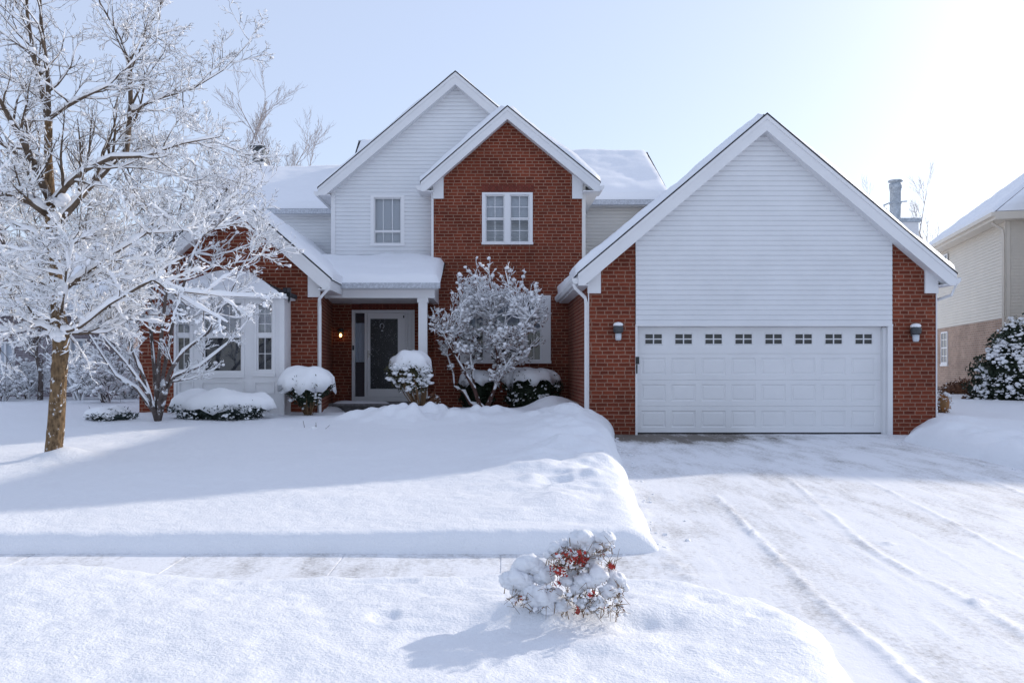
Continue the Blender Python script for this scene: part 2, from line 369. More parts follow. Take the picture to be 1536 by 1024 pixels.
def driveway():
    xs = np.linspace(1.0, 8.9, 260); ys = np.linspace(2.4, 17.5, 420)
    xx, yy = np.meshgrid(xs, ys)
    z = drive_z(yy)+.010*nz(xx, yy, 1.2, 51)+.004*nz(xx, yy*.5, 6, 52)+.003*nz(xx, yy, 18, 53)
    def ridge(pts, w, a, k):                                     # a line of pushed snow left by a tyre or shovel
        ys_ = [p[1] for p in pts][::-1]; xs_ = [p[0] for p in pts][::-1]
        c = np.interp(yy, ys_, xs_)+.03*nz(yy, yy, 1.2, k)+.022*nz(yy, yy, 5, k+1)+.012*nz(yy, yy, 13, k+2)
        on = sstep(ys_[0]-.3, ys_[0], yy)*(1-sstep(ys_[-1]-.5, ys_[-1]+.2, yy))
        br = .6+.8*np.clip(nz(xx, yy, 2.0, k+2)+.25, 0, 1)+.7*nz(xx, yy, 9, k+3)+.9*nz(xx, yy, 24, k+4)
        return a*np.clip(br, 0, 2)*on*np.exp(-((xx-c)/w)**2)
    def D(px, py):
        Y = 10.
        for _ in range(12): Y = F*(H-float(drive_z(Y)))/(py-CY)
        return (X(px, Y), Y)
    z = z+ridge([D(1070, 740), D(1120, 790), D(1200, 870), D(1270, 935), D(1325, 980), D(1375, 1024)], .036, .026, 60)
    z = z+ridge([D(1180, 715), D(1300, 820), D(1370, 860), D(1460, 905), D(1536, 950)], .036, .016, 70)
    z = z+ridge([D(1240, 690), D(1330, 735), D(1440, 790), D(1536, 840)], .026, .012, 80)
    z = z+ridge([D(1390, 690), D(1470, 715), D(1560, 750)], .04, .014, 90)
    z = z-ridge([D(1405, 855), D(1470, 885), D(1560, 925)], .012, .012, 95)
    for i, (a0, a1) in enumerate((((1120, 720), (1420, 1010)), ((1150, 715), (1500, 1020)), ((1215, 705), (1536, 900)), ((1010, 720), (1180, 1010)), ((1290, 700), (1536, 790)), ((1040, 740), (1300, 1024)), ((1340, 700), (1536, 760)), ((1100, 700), (1500, 960)))):
        z = z+(1 if i % 3 else -1)*ridge([D(*a0), D((a0[0]+a1[0])/2-8, (a0[1]+a1[1])/2), D(*a1)], .022, .004, 200+11*i)
    for px, py, r, a in ((1465, 905, .06, .03), (1332, 815, .05, .025), (1240, 745, .05, .02), (1010, 750, .06, .015)):
        q = D(px, py); z = z+gauss(xx, yy, q[0], q[1], r, r*.8, a)
    e = xx-drive_left(yy)                                        # crumbs along the lawn bank
    z = z+.02*np.exp(-np.abs(e)/.12)*np.clip(.6+1.6*nz(xx, yy, 6, 55), 0, 2)
    o = grid_obj('driveway', xs, ys, z, M['drive']); tag(o, kind='structure')
def flat_setting():
    mb = MB(); prof = [(-400, -.52), (2.0, -.5), (6, -.45), (17, -.2), (24, .05), (60, .2), (500, .4)]
    for (a, za), (b, zb) in zip(prof[:-1], prof[1:]): mb.quad((-500, a, za), (500, a, za), (500, b, zb), (-500, b, zb))
    tag(mb.build('ground', M['snow']), kind='structure')
    mb = MB(); mb.quad((-60, -9, -.42), (60, -9, -.42), (60, 2.3, -.40), (-60, 2.3, -.40)); tag(mb.build('road', M['drive']), kind='structure')
    mb = MB()                                                   # sidewalk slabs with open joints
    for i in range(-22, 2):
        x0 = X(508, 6.8)+i*1.29; x1 = min(x0+1.274, 1.3)
        if x1-x0 < .3: continue
        s = .10
        mb.add(((x0-s*.2, 5.85, -.232), (x1-s*.2, 5.85, -.232), (x1, 7.3, -.214), (x0, 7.3, -.214), (x0-s*.2, 5.85, -.3), (x1-s*.2, 5.85, -.3), (x1, 7.3, -.3), (x0, 7.3, -.3)),
               ((0, 1, 2, 3), (4, 5, 1, 0), (5, 6, 2, 1), (7, 4, 0, 3)))
    mb.quad((-30, 5.8, -.238), (1.35, 5.8, -.238), (1.35, 7.3, -.220), (-30, 7.3, -.220)); tag(mb.build('sidewalk', M['walk']), kind='structure')
lawn(); verge(); right_bank(); driveway(); flat_setting()
def crumbs():
    rng = random.Random(15); mb = MB()
    for _ in range(170):
        k = rng.random()
        if k < .6: y = rng.uniform(7.2, 16.5); x = float(drive_left(y))+abs(rng.gauss(0, .12))-.02
        elif k < .8: x = rng.uniform(-6, 1.3); y = 7.14-abs(rng.gauss(0, .05))
        else: y = rng.uniform(8, 16); x = float(drive_right(y))-abs(rng.gauss(0, .15))
        r = rng.choice((.006, .008, .011, .015, .022))*(.8 if y < 7.3 else 1.15); mb.blob((x, y, float(drive_z(y))+r*.25), r, rng, .7, 7, 5, .4)
    tag(mb.build('snow_crumbs', M['snow'], smooth=True), 'small snow crumbs scattered over the driveway and sidewalk edges', 'snow', kind='stuff')
crumbs()

# ------------------------------------------------------------------ house
house = empty('house', (1.0, 20, 0), 'two-storey red brick and white siding house with snowy gable roofs and attached garage', 'house')
def part(mb, name, m, smooth=False, parent=None):
    o = mb.build(name, m, parent or house, smooth)
    if parent is None: o.matrix_parent_inverse = Matrix.Translation(-house.location)
    return o
def front_wall(mb, xl, xr, z0, z1, y, holes=(), kinks=(), course=0, rev=.12, lip=.017):
    """wall facing -Y with rectangular holes (x0,x1,z0,z1); xl, xr functions of z; course>0 makes lapped boards"""
    lv = {z0, z1}
    for h in holes: lv.update((h[2], h[3]))
    lv.update(kinks)
    if course:
        k = z0
        while k < z1: lv.add(k); k += course
    lv = sorted(z for z in lv if z0-1e-6 <= z <= z1+1e-6)
    def off(z, up):
        if not course: return 0
        q = (z-z0)/course; fr = q-math.floor(q+1e-6)
        if up and fr < 1e-4: fr = 1
        return -lip*min(1, max(0, (1-fr)/.32))
    if course: lv = sorted(set(lv) | {z0+(i+.68)*course for i in range(int((z1-z0)/course)) if z0 < z0+(i+.68)*course < z1})
    for a, b in zip(lv[:-1], lv[1:]):
        if b-a < 1e-5: continue
        cuts = sorted([h for h in holes if h[2] <= a+1e-6 and h[3] >= b-1e-6])
        la, lb, ra, rb = xl(a), xl(b), xr(a), xr(b)
        segs = []; ca, cb = la, lb
        for h in cuts: segs.append((ca, cb, h[0], h[0])); ca = cb = h[1]
        segs.append((ca, cb, ra, rb))
        ya, yb = y+off(a, False), y+off(b, True)
        for p, q, r_, s_ in segs:
            mb.quad((p, ya, a), (r_, ya, a), (s_, yb, b), (q, yb, b))
            if course and ya < y-lip*.9: mb.quad((p, y, a), (r_, y, a), (r_, ya, a), (p, ya, a))
    for x0, x1, a, b in holes:
        mb.quad((x0, y, a), (x0, y, b), (x0, y+rev, b), (x0, y+rev, a)); mb.quad((x1, y, b), (x1, y, a), (x1, y+rev, a), (x1, y+rev, b))
        mb.quad((x0, y, b), (x1, y, b), (x1, y+rev, b), (x0, y+rev, b)); mb.quad((x1, y, a), (x0, y, a), (x0, y+rev, a), (x1, y+rev, a))
def slope_snow(mb, A, B, C, D, th=.14, k=0, edge=.16, step=.11, keep=None):
    A, B, C, D = map(Vector, (A, B, C, D)); nu = max(6, int((B-A).length/step)); nv = max(6, int((D-A).length/step))
    n = (B-A).cross(D-A).normalized()
    if n.z < 0: n = -n
    u = np.linspace(0, 1, nu+1); v = np.linspace(0, 1, nv+1); uu, vv = np.meshgrid(u, v)
    pa = np.array; co = (pa(A)[None, None]*((1-uu)*(1-vv))[..., None]+pa(B)[None, None]*(uu*(1-vv))[..., None]+pa(C)[None, None]*(uu*vv)[..., None]+pa(D)[None, None]*((1-uu)*vv)[..., None])
    lu = (B-A).length; lvn = (D-A).length
    e = np.minimum(np.minimum(uu*lu, (1-uu)*lu), np.minimum(vv*lvn, (1-vv)*lvn))
    pr = np.sqrt(np.clip(1-(1-np.clip(e/edge, 0, 1))**2, 0, 1))
    sx, sy = uu*lu, vv*lvn
    t = th*pr*(1+.55*nz(sx, sy, .8, k)+.35*nz(sx, sy, 2.6, k+1)+.15*nz(sx, sy, 7, k+2))
    co = co+pa(n)[None, None]*(t-.012)[..., None]
    o = len(mb.v); mb.v.extend(map(tuple, co.reshape(-1, 3)))
    w = nu+1
    for j in range(nv):
        for i in range(nu): mb.f.append((o+j*w+i, o+j*w+i+1, o+(j+1)*w+i+1, o+(j+1)*w+i))
def gable(xl, xr, ze, xa, za, yf, yb, xwl, xwr, yw, k=0, rake=.31, cut=.21, left=True, right=True, th=.13, sinset=.05, porkl=True, porkr=True, gutter='both', yend=None):
    sl = (za-ze)/(xa-xl); sr = (za-ze)/(xr-xa); t = .035; yend = yend or yb
    mb = MB()
    mb.prism([(xl, ze-t), (xa, za-t), (xa, za), (xl, ze)], yf-.02, yb); mb.prism([(xa, za-t), (xr, ze-t), (xr, ze), (xa, za)], yf-.02, yb)
    rf = part(mb, 'roof', M['shingle'])
    ms = MB(); i = sinset
    slope_snow(ms, (xl-.02, yf+i, ze-.02*sl), (xl-.02, yb-.05, ze-.02*sl), (xa+.04, yb-.05, za), (xa+.04, yf+i, za), th, k)
    part(ms, 'roof_snow', M['snow_roof'], True, rf); ms = MB()
    slope_snow(ms, (xr+.02, yf+i, ze-.02*sr), (xr+.02, yb-.05, ze-.02*sr), (xa-.04, yb-.05, za), (xa-.04, yf+i, za), th, k+5)
    part(ms, 'roof_snow', M['snow_roof'], True, rf)
    mb = MB(); zb = ze-t-cut
    for sgn, x0, s in ((1, xl+.02, sl), (-1, xr-.02, sr)):
        z0 = ze+.02*s-t-.002
        xc = x0+sgn*max(.02, (rake-cut)/s)
        pl = [(x0, z0), (x0, zb), (xc, zb), (xa, za-t-rake), (xa, za-t-.002)]
        if sgn < 0: pl = pl[::-1]
        mb.prism(pl, yf, yf+.035)
        # narrow top moulding
        pl = [(x0-sgn*.006, z0-.08), (xa, za-t-.09), (xa, za-t-.004), (x0-sgn*.006, z0-.004)]
        if sgn < 0: pl = pl[::-1]
        mb.prism(pl, yf-.016, yf-.001)
    part(mb, 'rake_board', M['trim'])
    mb = MB()
    for sgn, x0, s, xw in ((1, xl+.02, sl, xwl), (-1, xr-.02, sr, xwr)):
        xc = x0+sgn*(rake-cut)/s
        pl = [(xc, zb+.02), (xa, za-t-rake+.02), (xa, za-t-rake+.045), (xc, zb+.045)]
        if sgn < 0: pl = pl[::-1]
        mb.prism(pl, yf+.035, yw-.002)
        a, b = sorted((x0, xw)); mb.box(a, b, yf+.037, yb, zb+.005, zb+.03)      # eave soffit
        a, b = sorted((x0, x0+sgn*.03)); mb.box(a, b, yf+.037, yb, zb+.032, ze-t+.01)  # eave fascia
    part(mb, 'soffit', M['trim'])
    mb = MB()
    for sgn, xw, on, s, x0 in ((1, xwl, porkl, sl, xl), (-1, xwr, porkr, sr, xr)):
        if not on: continue
        w = .26; a = xw-sgn*.012; zz = lambda x: ze+(abs(x-x0))*s-t-rake+.05
        pl = [(a, zb-.13), (a+sgn*w, zb-.13), (a+sgn*w, zz(a+sgn*w)), (a, max(zb+.01, zz(a)))]
        if sgn < 0: pl = pl[::-1]
        mb = MB(); mb.prism(pl, yw-.05, yw-.003); part(mb, 'cornice_return', M['trim'])
    for sgn, x0, nm in ((1, xl+.018, 'left'), (-1, xr-.018, 'right')):
        if gutter not in ('both', nm): continue
        g = [(x0, ze-.10), (x0, ze-.21), (x0-sgn*.07, ze-.21), (x0-sgn*.115, ze-.15), (x0-sgn*.115, ze-.085), (x0-sgn*.10, ze-.085), (x0-sgn*.10, ze-.10)]
        if sgn > 0: g = g[::-1]
        g = g[::-1]
        mb = MB(); mb.prism(g, yf+.04, yend); part(mb, 'gutter', M['trim'])
    return lambda z: (xl+(z-(ze-t))/sl, xr-(z-(ze-t))/sr)
def downspout(pts, r=.04):
    mb = MB(); mb.tube([Vector(p) for p in pts], [r]*len(pts), 4); return part(mb, 'downspout', M['trim'])

def window(x0, x1, z0, z1, y, units, trim=.055, inside='blind', rows=2, cols=2, meet=.5, blind=(.5, 1.0), lower_rows=None):
    """units: list of (xa,xb) glass areas; frame in front of the wall, sashes, panes and blinds set behind"""
    f = MB(); yo = y-.03
    f.box(x0, x1, yo, y+.10, z1-trim, z1); f.box(x0-.012, x1+.012, yo-.02, y+.10, z0, z0+trim*1.1)
    xs = [x0]+[v for u in units for v in u]+[x1]
    for a, b in zip(xs[0::2], xs[1::2]): f.box(a, b, yo, y+.10, z0+trim*1.1, z1-trim)
    w = part(f, 'window', M['white'])
    s = MB(); g = MB(); bl = MB()
    za, zb = z0+trim*1.1, z1-trim
    for a, b in units:
        zm = za+(zb-za)*meet
        for lo, hi, yy, nr in ((za, zm, y+.045, lower_rows if lower_rows is not None else rows), (zm, zb, y+.03, rows)):
            q = .03
            s.box(a, a+q, yy, yy+.03, lo, hi); s.box(b-q, b, yy, yy+.03, lo, hi)
            s.box(a+q, b-q, yy, yy+.03, lo, lo+q); s.box(a+q, b-q, yy, yy+.03, hi-q, hi)
            cn = cols
            for i in range(1, cn):
                c = a+(b-a)*i/cn; s.box(c-.007, c+.007, yy+.006, yy+.022, lo+q, hi-q)
            for i in range(1, nr):
                c = lo+(hi-lo)*i/nr; s.box(a+q, b-q, yy+.007, yy+.021, c-.007, c+.007)
            g.quad((a+q, yy+.014, lo+q), (b-q, yy+.014, lo+q), (b-q, yy+.014, hi-q), (a+q, yy+.014, hi-q))
        ba, bb = za+(zb-za)*blind[0], za+(zb-za)*blind[1]
        if inside == 'blind' and bb > ba:
            c = ba
            while c < bb-.02:
                bl.quad((a-.01, y+.15, c), (b+.01, y+.15, c), (b+.01, y+.172, c+.058), (a-.01, y+.172, c+.058)); c += .05
        elif inside == 'curtain' and bb > ba:
            n = 14
            for i in range(n):
                c0, c1 = a+(b-a)*i/n, a+(b-a)*(i+1)/n; o0, o1 = .02*math.sin(i*2.1), .02*math.sin((i+1)*2.1)
                bl.quad((c0, y+.16+o0, ba), (c1, y+.16+o1, ba), (c1, y+.16+o1, bb), (c0, y+.16+o0, bb))
    part(s, 'sash', M['white'], parent=w); part(g, 'pane', M['glass'], parent=w)
    if bl.v: part(bl, 'blind' if inside == 'blind' else 'curtain', M['blind'] if inside == 'blind' else M['curtain'], parent=w)
    it = MB(); d = .75; X0, X1, Z0, Z1 = x0-.2, x1+.2, z0-.2, z1+.2
    it.quad((X0, y+d, Z0), (X1, y+d, Z0), (X1, y+d, Z1), (X0, y+d, Z1))
    it.quad((X0, y+.125, Z0), (X0, y+d, Z0), (X0, y+d, Z1), (X0, y+.125, Z1)); it.quad((X1, y+.125, Z0), (X1, y+d, Z0), (X1, y+d, Z1), (X1, y+.125, Z1))
    it.quad((X0, y+.125, Z0), (X1, y+.125, Z0), (X1, y+d, Z0), (X0, y+d, Z0)); it.quad((X0, y+.125, Z1), (X1, y+.125, Z1), (X1, y+d, Z1), (X0, y+d, Z1))
    part(it, 'room_interior', M['dark'], parent=w)
    return w
def soldier(x0, x1, z0, z1, y):          # upright bricks over an opening
    mb = MB(); n = int((x1-x0)/.085)
    for i in range(n):
        a = x0+(x1-x0)*i/n; mb.box(a+.006, a+(x1-x0)/n-.006, y-.012, y+.02, z0, z1)
    m = M.get('soldier')
    if not m: m = M['soldier'] = leafm('soldier_brick', (.11, .024, .015), (.2, .042, .026))
    part(mb, 'lintel', m)

# ---- garage
YG = 17.0; gx = lambda p: X(p, YG); gz = lambda p: Z(p, YG)
YR = 16.7
xl, xr, xa = X(866, YR), X(1436, YR), X(1150.5, YR); ze, za = Z(409, YR), Z(169, YR)
wl, wr = gx(882), gx(1405); bl_, br_ = gx(953), gx(1338); dh = gz(487)
rake_at = gable(xl, xr, ze, xa, za, YR, 24.0, wl, wr, YG, k=11, th=.14)
sl = (za-ze)/(xa-xl); sr = (za-ze)/(xr-xa)
zl = lambda x: ze+(x-xl)*sl-.09; zr = lambda x: ze+(xr-x)*sr-.09
mb = MB()
mb.prism([(wl, -.1), (bl_, -.1), (bl_, zl(bl_)), (wl, zl(wl))], YG, YG+.25)
mb.box(wl+.001, wl+.25, YG+.25, 24, -.1, zl(wl)); part(mb, 'garage_brick_wall', M['brick']); mb = MB()
mb.prism([(br_, -.1), (wr, -.1), (wr, zr(wr)), (br_, zr(br_))], YG, YG+.25)
mb.box(wr-.25, wr-.001, YG+.25, 24, -.1, zr(wr))
part(mb, 'garage_brick_wall', M['brick'])
mb = MB(); kz = [zl(bl_), zr(br_)]
lz = lambda z: max(bl_+.005, xl+(z+.09-ze)/sl); rz_ = lambda z: min(br_-.005, xr-(z+.09-ze)/sr)
front_wall(mb, lz, rz_, dh, za-.12, YG-.01, kinks=kz, course=.098)
part(mb, 'garage_gable_siding', M['siding'])
# garage frame
dl, dr, dt = gx(956), gx(1327), gz(490); yd = YG+.16
mb = MB(); mb.box(bl_-.002, dl, YG-.03, yd+.02, -.02, dh-.03); mb.box(dr+.055, br_+.002, YG-.03, yd+.02, -.02, dh-.03)
mb.box(dr, dr+.053, YG+.06, yd+.02, -.02, dh-.05)
mb.box(bl_-.002, br_+.002, YG-.045, yd+.02, dh-.029, dh+.012); mb.box(dl, dr, YG+.02, yd+.02, dt-.0, dh-.032)
part(mb, 'garage_door_frame', M['trim'])
def garage_door():
    mb = MB(); rows = 4; zb0 = .035; hh = (dt-zb0)/rows; cw = (dr-dl-.10)/8; x00 = dl+.05; gap = .006; pn = []
    def ring(a, b, ya, yb):
        (x0, x1, z0, z1), (u0, u1, w0, w1) = a, b
        A = [(x0, ya, z0), (x1, ya, z0), (x1, ya, z1), (x0, ya, z1)]; B = [(u0, yb, w0), (u1, yb, w0), (u1, yb, w1), (u0, yb, w1)]
        for i in range(4): j = (i+1) % 4; mb.quad(A[i], A[j], B[j], B[i])
    def flat(a, y): x0, x1, z0, z1 = a; mb.quad((x0, y, z0), (x1, y, z0), (x1, y, z1), (x0, y, z1))
    ins = lambda a, d: (a[0]+d, a[1]-d, a[2]+d, a[3]-d)
    for r in range(rows):
        z0, z1 = zb0+r*hh, zb0+(r+1)*hh-gap
        mb.quad((dl, yd, z1), (dr, yd, z1), (dr, yd+.012, z1+gap), (dl, yd+.012, z1+gap)); mb.quad((dl, yd+.012, z1+gap-.001), (dr, yd+.012, z1+gap-.001), (dr, yd, z1+gap), (dl, yd, z1+gap))
        flat((dl, x00, z0, z1), yd); flat((x00+8*cw, dr, z0, z1), yd)
        for c in range(8):
            cell = (x00+c*cw, x00+(c+1)*cw, z0, z1)
            if r < 3:
                p = (cell[0]+.055, cell[1]-.055, z0+.10, z1-.085)
                ring(cell, p, yd, yd); q = ins(p, .016); ring(p, q, yd, yd+.014); q2 = ins(q, .022); ring(q, q2, yd+.014, yd+.014); q3 = ins(q2, .012); ring(q2, q3, yd+.014, yd+.005); flat(q3, yd+.005)
            else:
                cx = (cell[0]+cell[1])/2; zc = gz(508); p = (cx-.19, cx+.19, zc-.12, zc+.12)
                ring(cell, p, yd, yd); q0 = ins(p, .012); ring(p, q0, yd, yd-.012); q = ins(q0, .012); ring(q0, q, yd-.012, yd-.012); ring(q, ins(q, .001), yd-.012, yd+.03)
                a = q; pn.append(a)
                mb.box(cx-.011, cx+.011, yd-.008, yd+.02, a[2], a[3]); mb.box(a[0], cx-.0112, yd-.006, yd+.02, zc-.011, zc+.011); mb.box(cx+.0112, a[1], yd-.006, yd+.02, zc-.011, zc+.011)
    mb.box(dl, dr, yd+.033, yd+.04, 0, dt)
    g = part(mb, 'garage_door', M['trim'])
    gm = mat('dark_garage_pane', (.035, .04, .045), .08, .5)
    for a in pn:
        w = MB(); w.quad((a[0], yd+.018, a[2]), (a[1], yd+.018, a[2]), (a[1], yd+.018, a[3]), (a[0], yd+.018, a[3])); part(w, 'window_pane', gm, parent=g)
    s = MB(); s.box(dl, dr, yd+.002, yd+.03, .0, .033); part(s, 'bottom_seal', M['black'], parent=g)
    h = MB(); h.box(dl+.002-.04, dl+.03, YG-.05, YG-.03, gz(546), gz(535)); h.box(dl-.03, dl-.005, YG-.05, YG-.03, gz(560), gz(546.5)); part(h, 'keypad', M['black'], parent=g)
garage_door()
def wall_lamp(px, py):
    c = P(px, py, YG); b = MB(); b.lathe((c.x, YG-.03, c.z-.05), [(.05, 0), (.05, .16)], 12)
    b.lathe((c.x, YG-.13, c.z-.02), [(.05, 0), (.095, .03), (.105, .10), (.085, .15), (.04, .185), (.012, .20)], 14)
    b.box(c.x-.02, c.x+.02, YG-.13, YG-.01, c.z+.04, c.z+.08)
    o = part(b, 'wall_lamp', M['lampmetal'])
    g = MB(); g.lathe((c.x, YG-.13, c.z-.155), [(.045, 0), (.06, .03), (.066, .135)], 12); part(g, 'lamp_glass', M['lampglass'], True, o)
    s = MB(); s.blob((c.x, YG-.13, c.z+.155), .10, random.Random(3), .5, 9, 6, .1); part(s, 'snow_cap', M['snow_twig'], True, o)
wall_lamp(926, 499); wall_lamp(1369, 501)
# downspouts at the garage corners
downspout([(xl-.06, YR+.12, ze-.2), (xl-.03, YR+.14, ze-.28), (wl-.05, YG+.02, ze-.46), (wl-.035, YG-.04, ze-.6), (wl-.035, YG-.04, .0)])
downspout([(xr+.05, YR+.12, ze-.2), (xr-.02, YR+.18, ze-.42), (wr+.05, YG+.1, ze-.5), (wr+.035, YG+.1, ze-.6), (wr+.035, YG+.1, .1)], .03)
mb = MB(); mb.box(wl-.0, wl+.02, YG-.022, YG-.002, -.05, zl(wl)-.3); part(mb, 'corner_trim', M['trim']); mb = MB(); mb.box(wr-.02, wr, YG-.022, YG-.002, .0, zl(wl)-.3); part(mb, 'corner_trim', M['trim'])

# ---- left front wing with the bay window
YB = 18.2; YBR = 17.9; xl, xr, xa = X(193, YBR), X(497, YBR), X(345, YBR); ze, za = Z(417, YBR), Z(284, YBR)
wl, wr = X(209, YB), X(480, YB)
gable(xl, xr, ze, xa, za, YBR, 25.4, wl, wr, YB, k=21, rake=.33, yend=25.3, gutter='left')
sl = (za-ze)/(xa-xl); yp = 22.0
zw = ze+(wl-xl)*sl-.09
bw0, bw1 = X(262, YB), X(419, YB); bh = Z(440, YB)
mb = MB(); front_wall(mb, lambda z: max(wl, xl+(z+.09-ze)/sl), lambda z: min(wr, xr-(z+.09-ze)/sl), -.1, za-.12, YB, holes=[(bw0, bw1, .0, bh-.05)], kinks=[zw])
mb.quad((wl, YB, -.1), (wl, YB, zw), (wl, 25.4, zw), (wl, 25.4, -.1))
cxp = X(499, yp)
mb.quad((wr, YB, -.1), (cxp, yp, -.1), (cxp, yp, zw), (wr, YB, zw)); mb.quad((cxp, yp, -.1), (cxp, 25.4, -.1), (cxp, 25.4, zw), (cxp, yp, zw))
part(mb, 'wing_brick_wall', M['brick'])
downspout([(xr-.03, YBR+.02, ze-.09), (xr-.05, YBR+.0, ze-.20), (wr+.02, YBR+.14, ze-.42), (wr+.0, YB-.05, ze-.56), (wr+.0, YB-.05, .2)])
def bay():
    yf = 17.62; w0, w1 = X(262, yf), X(426, yf); z0, zt = .1, Z(441, yf)
    hx = lambda p: X(p, yf); hz = lambda p: Z(p, yf)
    op = [(hx(260.5)+.06, hx(286), hz(556), hz(455)), (hx(305), hx(363), hz(558), hz(452)), (hx(385), hx(409), hz(556), hz(455))]
    mb = MB(); front_wall(mb, lambda z: w0, lambda z: w1, z0, zt, yf, holes=op, rev=.10)
    mb.quad((w1, yf, z0), (w1, YB+.05, z0), (w1, YB+.05, zt), (w1, yf, zt)); mb.quad((w0, yf, z0), (w0, yf, zt), (w0, YB+.05, zt), (w0, YB+.05, z0))
    # casing, sill and lower panels
    for a, b, c, d in op:
        mb.box(a-.05, a, yf-.025, yf-.001, c-.06, d+.05); mb.box(b, b+.05, yf-.025, yf-.001, c-.06, d+.05); mb.box(a, b, yf-.025, yf-.001, d, d+.05); mb.box(a-.06, b+.06, yf-.05, yf-.001, c-.11, c-.062); mb.box(a, b, yf-.024, yf-.001, c-.06, c)
    for a, b in ((hx(268), hx(290)), (hx(302), hx(366)), (hx(382), hx(412))):
        for q0, q1, e0, e1 in ((a, b, hz(572), hz(574)), (a, b, hz(588), hz(590)), (a, a+.025, hz(588), hz(574)), (b-.025, b, hz(588), hz(574))):
            mb.box(min(q0, q1), max(q0, q1), yf-.03, yf-.001, min(e0, e1), max(e0, e1))
    mb.box(w1-.10, w1+.012, yf-.02, yf-.0011, z0, zt-.001); mb.box(w0-.012, w0+.04, yf-.02, yf-.0011, z0, zt-.001)
    b = part(mb, 'bay_window', M['trim'])
    s = MB(); g = MB(); bl = MB()
    for i, (a, e, c, d) in enumerate(op):
        zm = hz(503); q = .03
        for lo, hi in ((c, zm-.02), (zm+.03, d)):
            s.box(a, a+q, yf+.02, yf+.05, lo, hi); s.box(e-q, e, yf+.02, yf+.05, lo, hi); s.box(a+q, e-q, yf+.02, yf+.05, lo, lo+q); s.box(a+q, e-q, yf+.02, yf+.05, hi-q, hi)
            g.quad((a+q, yf+.035, lo+q), (e-q, yf+.035, lo+q), (e-q, yf+.035, hi-q), (a+q, yf+.035, hi-q))
            nc, nr = ((3, 2) if lo > zm else (1, 1)) if i == 1 else (2, 3 if lo > zm else 2)
            for j in range(1, nc): xx = a+(e-a)*j/nc; s.box(xx-.006, xx+.006, yf+.026, yf+.044, lo+q, hi-q)
            for j in range(1, nr): xx = lo+(hi-lo)*j/nr; s.box(a+q, e-q, yf+.027, yf+.043, xx-.006, xx+.006)
        s.box(a, e, yf+.0, yf+.06, zm-.02, zm+.03)
        t = zm+.02 if i == 1 else zm+.05
        while t < d: bl.quad((a, yf+.13, t), (e, yf+.13, t), (e, yf+.15, t+.058), (a, yf+.15, t+.058)); t += .05
    part(s, 'sash', M['white'], parent=b); part(g, 'pane', M['glass'], parent=b); part(bl, 'blind', M['blind'], parent=b)
    it = MB(); it.box(w0+.03, w1-.03, yf+.16, YB+.7, .3, zt-.1); part(it, 'room_interior', M['dark'], parent=b)
    # hipped roof of the bay: snow on the front slope, bare shingles on the side
    o = .10; e0, e1 = w0-o, w1+o; ye = yf-o; zt2 = hz(406); ins = .62
    r0, r1 = hx(318), hx(362)
    A, B, C, D, E, G = (e0, ye, zt), (e1, ye, zt), (e1, YB, zt), (e0, YB, zt), (r0, YB-.02, zt2), (r1, YB-.02, zt2)
    mb = MB(); dz = .10; lo = lambda p: (p[0], p[1], p[2]-dz)
    mb.quad(A, B, G, E); mb.add((B, C, G), ((0, 1, 2),)); mb.add((D, A, E), ((0, 1, 2),))
    r = part(mb, 'bay_roof', M['shingle'])
    mb = MB(); mb.quad(lo(A), lo(B), B, A); mb.quad(lo(B), lo(C), C, B); mb.quad(lo(D), lo(A), A, D); mb.quad(lo(D), lo(C), lo(B), lo(A)); part(mb, 'eave_trim', M['trim'], parent=r)
    ms = MB(); slope_snow(ms, Vector(A)+Vector((-.04, -.05, .0)), Vector(B)+Vector((-.12, -.05, .0)), Vector(G)+Vector((-.02, 0, 0)), Vector(E)+Vector((-.05, 0, 0)), .11, 77, .1, .06)
    slope_snow(ms, D, A, Vector(E)+Vector((0, -.001, 0)), E, .09, 79, .08, .08)
    part(ms, 'roof_snow', M['snow_roof'], True, r)
    mb = MB(); mb.box(e1-.02, e1+.05, ye-.02, YB-.05, zt-.06, zt+.02); rg = random.Random(5)
    for i in range(7):
        q = Vector((e1+.05-.012*i, ye-.02+.02*i, zt-.04)); mb.tube([q, q-Vector((0, 0, rg.uniform(.05, .16)))], [.012, .002], 5)
    mb.box(e1-.10, e1+.04, ye-.01, ye+.12, zt+.025, zt+.12)
    part(mb, 'bay_gutter', M['shingle'], parent=r)
bay()

# ---- central brick gable
YC = 21.5; YCR = 21.2; xl, xr, xa = X(630, YCR), X(901, YCR), X(761, YCR); ze, za = Z(272, YCR), Z(158, YCR)
wl, wr = X(650.5, YC), X(873, YC)
gable(xl, xr, ze, xa, za, YCR, 27.0, wl, wr, YC, k=31, rake=.30, yend=22.0, th=.16)
sl = (za-ze)/(xa-xl); sr = (za-ze)/(xr-xa); kz = [ze+(wl-xl)*sl-.09, ze+(xr-wr)*sr-.09]
cx = lambda p: X(p, YC); cz = lambda p: Z(p, YC)
up = (cx(723), cx(799), cz(367), cz(289)); lo = (cx(690), cx(826), cz(545), cz(443))
mb = MB(); front_wall(mb, lambda z: max(wl, xl+(z+.09-ze)/sl), lambda z: min(wr, xr-(z+.09-ze)/sr), -.1, za-.12, YC, holes=[up, lo], kinks=kz)
mb.quad((wl, 22.2, -.1), (wl, YC, -.1), (wl, YC, kz[0]), (wl, 22.2, kz[0]))
part(mb, 'central_brick_wall', M['brick'])
